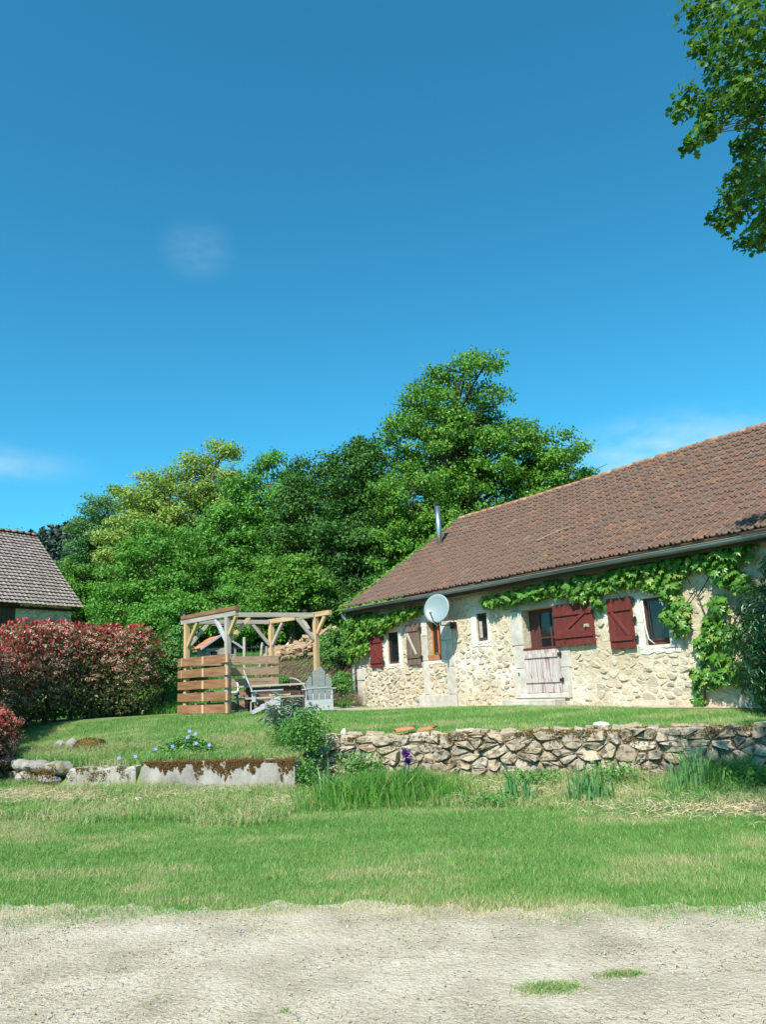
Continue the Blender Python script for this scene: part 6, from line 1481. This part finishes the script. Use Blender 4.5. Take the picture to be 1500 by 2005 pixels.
for (x, y, z) in ((.1, -.15, .30), (-.12, -.3, .18), (.28, -.25, .20), (.2, 0, .33), (-.45, -.2, .14), (-.75, -.35, .10), (.5, -.2, .15), (-.25, 0, .24), (-1.0, -.45, .10), (.05, .2, .36)):
    k = 5; an = np.arange(5) * 1.2566; d = np.stack([np.cos(an), -.5 * np.ones(5) * 0, np.sin(an)], 1); zz = float(H(x - 3.75, y + 14.2)) - zb
    Pq = np.tile(np.array([[x, y, z + zz]]), (5, 1)); link('flower', np_mesh('flower', *leaves(Pq, np.tile(np.array([[0, -1.0, .35]]), (5, 1)), .042, T_QUAD, up=d * 6)), MT['vinca_flower'], vc)
cd = empty('cardoon', (-1.95, 14.55, float(H(-1.95, 14.55))), 0, 'silvery cardoon with jagged arching leaves in front of the table', 'plant')
Pl = []; Nl = []; Ul = []
for k in range(34):
    a = rng.random() * 6.283; L0 = rng.uniform(.55, 1.02); tip = rng.uniform(.25, .62)
    m = MB(); pts = [Vector((math.cos(a) * tip * t * L0, math.sin(a) * tip * t * L0, L0 * (t * 1.05 - .42 * t * t * tip * 1.6))) for t in np.linspace(0, 1, 7)]
    m.tube(pts, [.016, .015, .013, .011, .008, .005, .002], 4); m.obj('leaf_rib', MT['silver'], cd)
    for q in pts[1:]:
        for s in (-1, 1):
            for _ in range(3): Pl.append(q); Nl.append((rng.normal() * .3, rng.normal() * .3, 1)); Ul.append((math.cos(a) * .5 - math.sin(a) * s, math.sin(a) * .5 + math.cos(a) * s, .2))
Pl = np.array([tuple(p) for p in Pl]); link('leaflets', np_mesh('leaflets', *leaves(Pl, np.array(Nl), rng.uniform(.11, .22, len(Pl)), T_NARROW, up=np.array(Ul) * 2)), MT['silver'], cd)
for (x, y, rx, rz, n, sz, lb) in ((-1.78, 13.9, .36, .30, 2600, .06, 'leafy green plant below the silvery cardoon'), (-1.45, 13.1, .34, .40, 2400, .05, 'green weeds between the mossy slab and the stone wall'), (-1.38, 12.55, .20, .28, 1000, .045, 'small green plant at the right end of the mossy slab')):
    zb = float(H(x, y)); r = empty('leafy_plant', (x, y, zb), 0, lb, 'plant', 'plants beside the slab')
    P = np.clip(rng.normal(size=(n, 3)) * .55, -1.2, 1.2) * [rx, rx * .7, rz * .75] + [0, 0, rz * .75]; P[:, 2] = np.maximum(P[:, 2], -.05)
    link('leaves', np_mesh('leaves', *leaves(P, unit(n) + [0, -.3, .6], rng.uniform(.6, 1.3, n) * sz, T_NARROW if sz > .055 else T_QUAD)), MT['bushgreen'], r)
    for k in range(5): m = MB(); m.tube([(rng.uniform(-.1, .1), rng.uniform(-.1, .1), -.05), (rng.uniform(-.3, .3) * rx, rng.uniform(-.2, .2), rz * 1.3)], .007, 5); m.obj('stem', MT['bushgreen'], r)

# brushwood bank
n = 16000; x = rng.uniform(-4.4, -1.0, n); y = rng.uniform(22.8, 25.5, n); z = H(x, y) + rng.random(n) ** 1.5 * .30
yaw = rng.normal(size=n) * .7; ln = rng.uniform(.15, .5, n); d = np.stack([np.cos(yaw), np.sin(yaw) * .6, rng.normal(size=n) * .5 + .15], 1); w = unit(n) * .004
b = np.stack([x, y, z], 1); e = b + d * ln[:, None]
V = np.stack([b - w, b + w, e + w * .5, e - w * .5], 1).reshape(-1, 3)
link('brushwood', np_mesh('brushwood', V, np.arange(4 * n).reshape(n, 4), np.repeat(rng.random(n), 4)), MT['twig'], kind='stuff', label='dry brushwood covering the bank below the woodpile', cat='brushwood')
n = 5000; k = rng.random(n); x = rng.uniform(-4.4, -1.0, n); y = rng.uniform(22.7, 26.4, n); kp = fbm(x * 1.2, y * 1.2, 83) > .55; x = x[kp]; y = y[kp]; n = len(x)
link('bank_weeds', np_mesh('bank_weeds', *leaves(np.stack([x, y, H(x, y) + rng.random(n) * .35], 1), unit(n) + [0, -.3, .7], rng.uniform(.05, .10, n))), MT['bushgreen'], kind='stuff', label='green weeds growing through the brushwood', cat='weeds')

# gravel and weeds on the road
n = 17000; x = rng.uniform(-4.2, 4.2, n); y = rng.uniform(3.2, 6.4, n); k = y < road_y(x) + .05; x = x[k]; y = y[k]; n = len(x)
s = .0025 + .010 * rng.random(n) ** 6
oc = np.array([(1, 0, 0), (0, 1, 0), (-1, 0, 0), (0, -1, 0), (0, 0, .7), (0, 0, -.7)]); of = np.array([(0, 1, 4), (1, 2, 4), (2, 3, 4), (3, 0, 4), (1, 0, 5), (2, 1, 5), (3, 2, 5), (0, 3, 5)])
V = np.stack([x, y, np.full(n, .012) + s * .2], 1)[:, None] + (oc[None] * (1 + .5 * (rng.random((n, 6, 3)) - .5))) * s[:, None, None]
link('road_pebbles', np_mesh('road_pebbles', V.reshape(-1, 3), (np.arange(n)[:, None, None] * 6 + of[None]).reshape(-1, 3), np.repeat(rng.random(n), 6)), MT['pebble'], kind='stuff')
for (x, y, rx, ry, n, h, lb) in ((.74, 4.42, .20, .12, 1500, .045, 'larger grass tuft growing in the gravel road'), (1.16, 4.58, .15, .06, 800, .035, 'smaller grass tuft right of the large one on the road'), (-.62, 4.32, .035, .03, 90, .03, 'tiny lone weed in the gravel at the bottom edge')):
    r = blade_clump('grass_tuft', x, y, rx, ry, n, h, .0045, 'grass', lb, 'grass tufts on the road', lean=.7, cat='grass')
    r.location.z = .012
n = 9000; x = rng.uniform(-3.8, 3.8, n); y = rng.uniform(3.4, 6.4, n); k = (fbm(x * 1.2, y * 2.5, 91, 3) > .47) & (y < road_y(x)); x = x[k]; y = y[k]; n = len(x)
yaw = rng.random(n) * 6.283; ln = rng.uniform(.012, .05, n); d = np.stack([np.cos(yaw), np.sin(yaw), 0 * x + .05], 1); w = np.stack([-np.sin(yaw), np.cos(yaw), 0 * x], 1) * .0018
b = np.stack([x, y, np.full(n, .028)], 1); e = b + d * ln[:, None]
link('road_straw', np_mesh('road_straw', np.stack([b - w, b + w, e + w, e - w], 1).reshape(-1, 3), np.arange(4 * n).reshape(n, 4), np.repeat(rng.random(n), 4)), MT['hay'], kind='stuff')
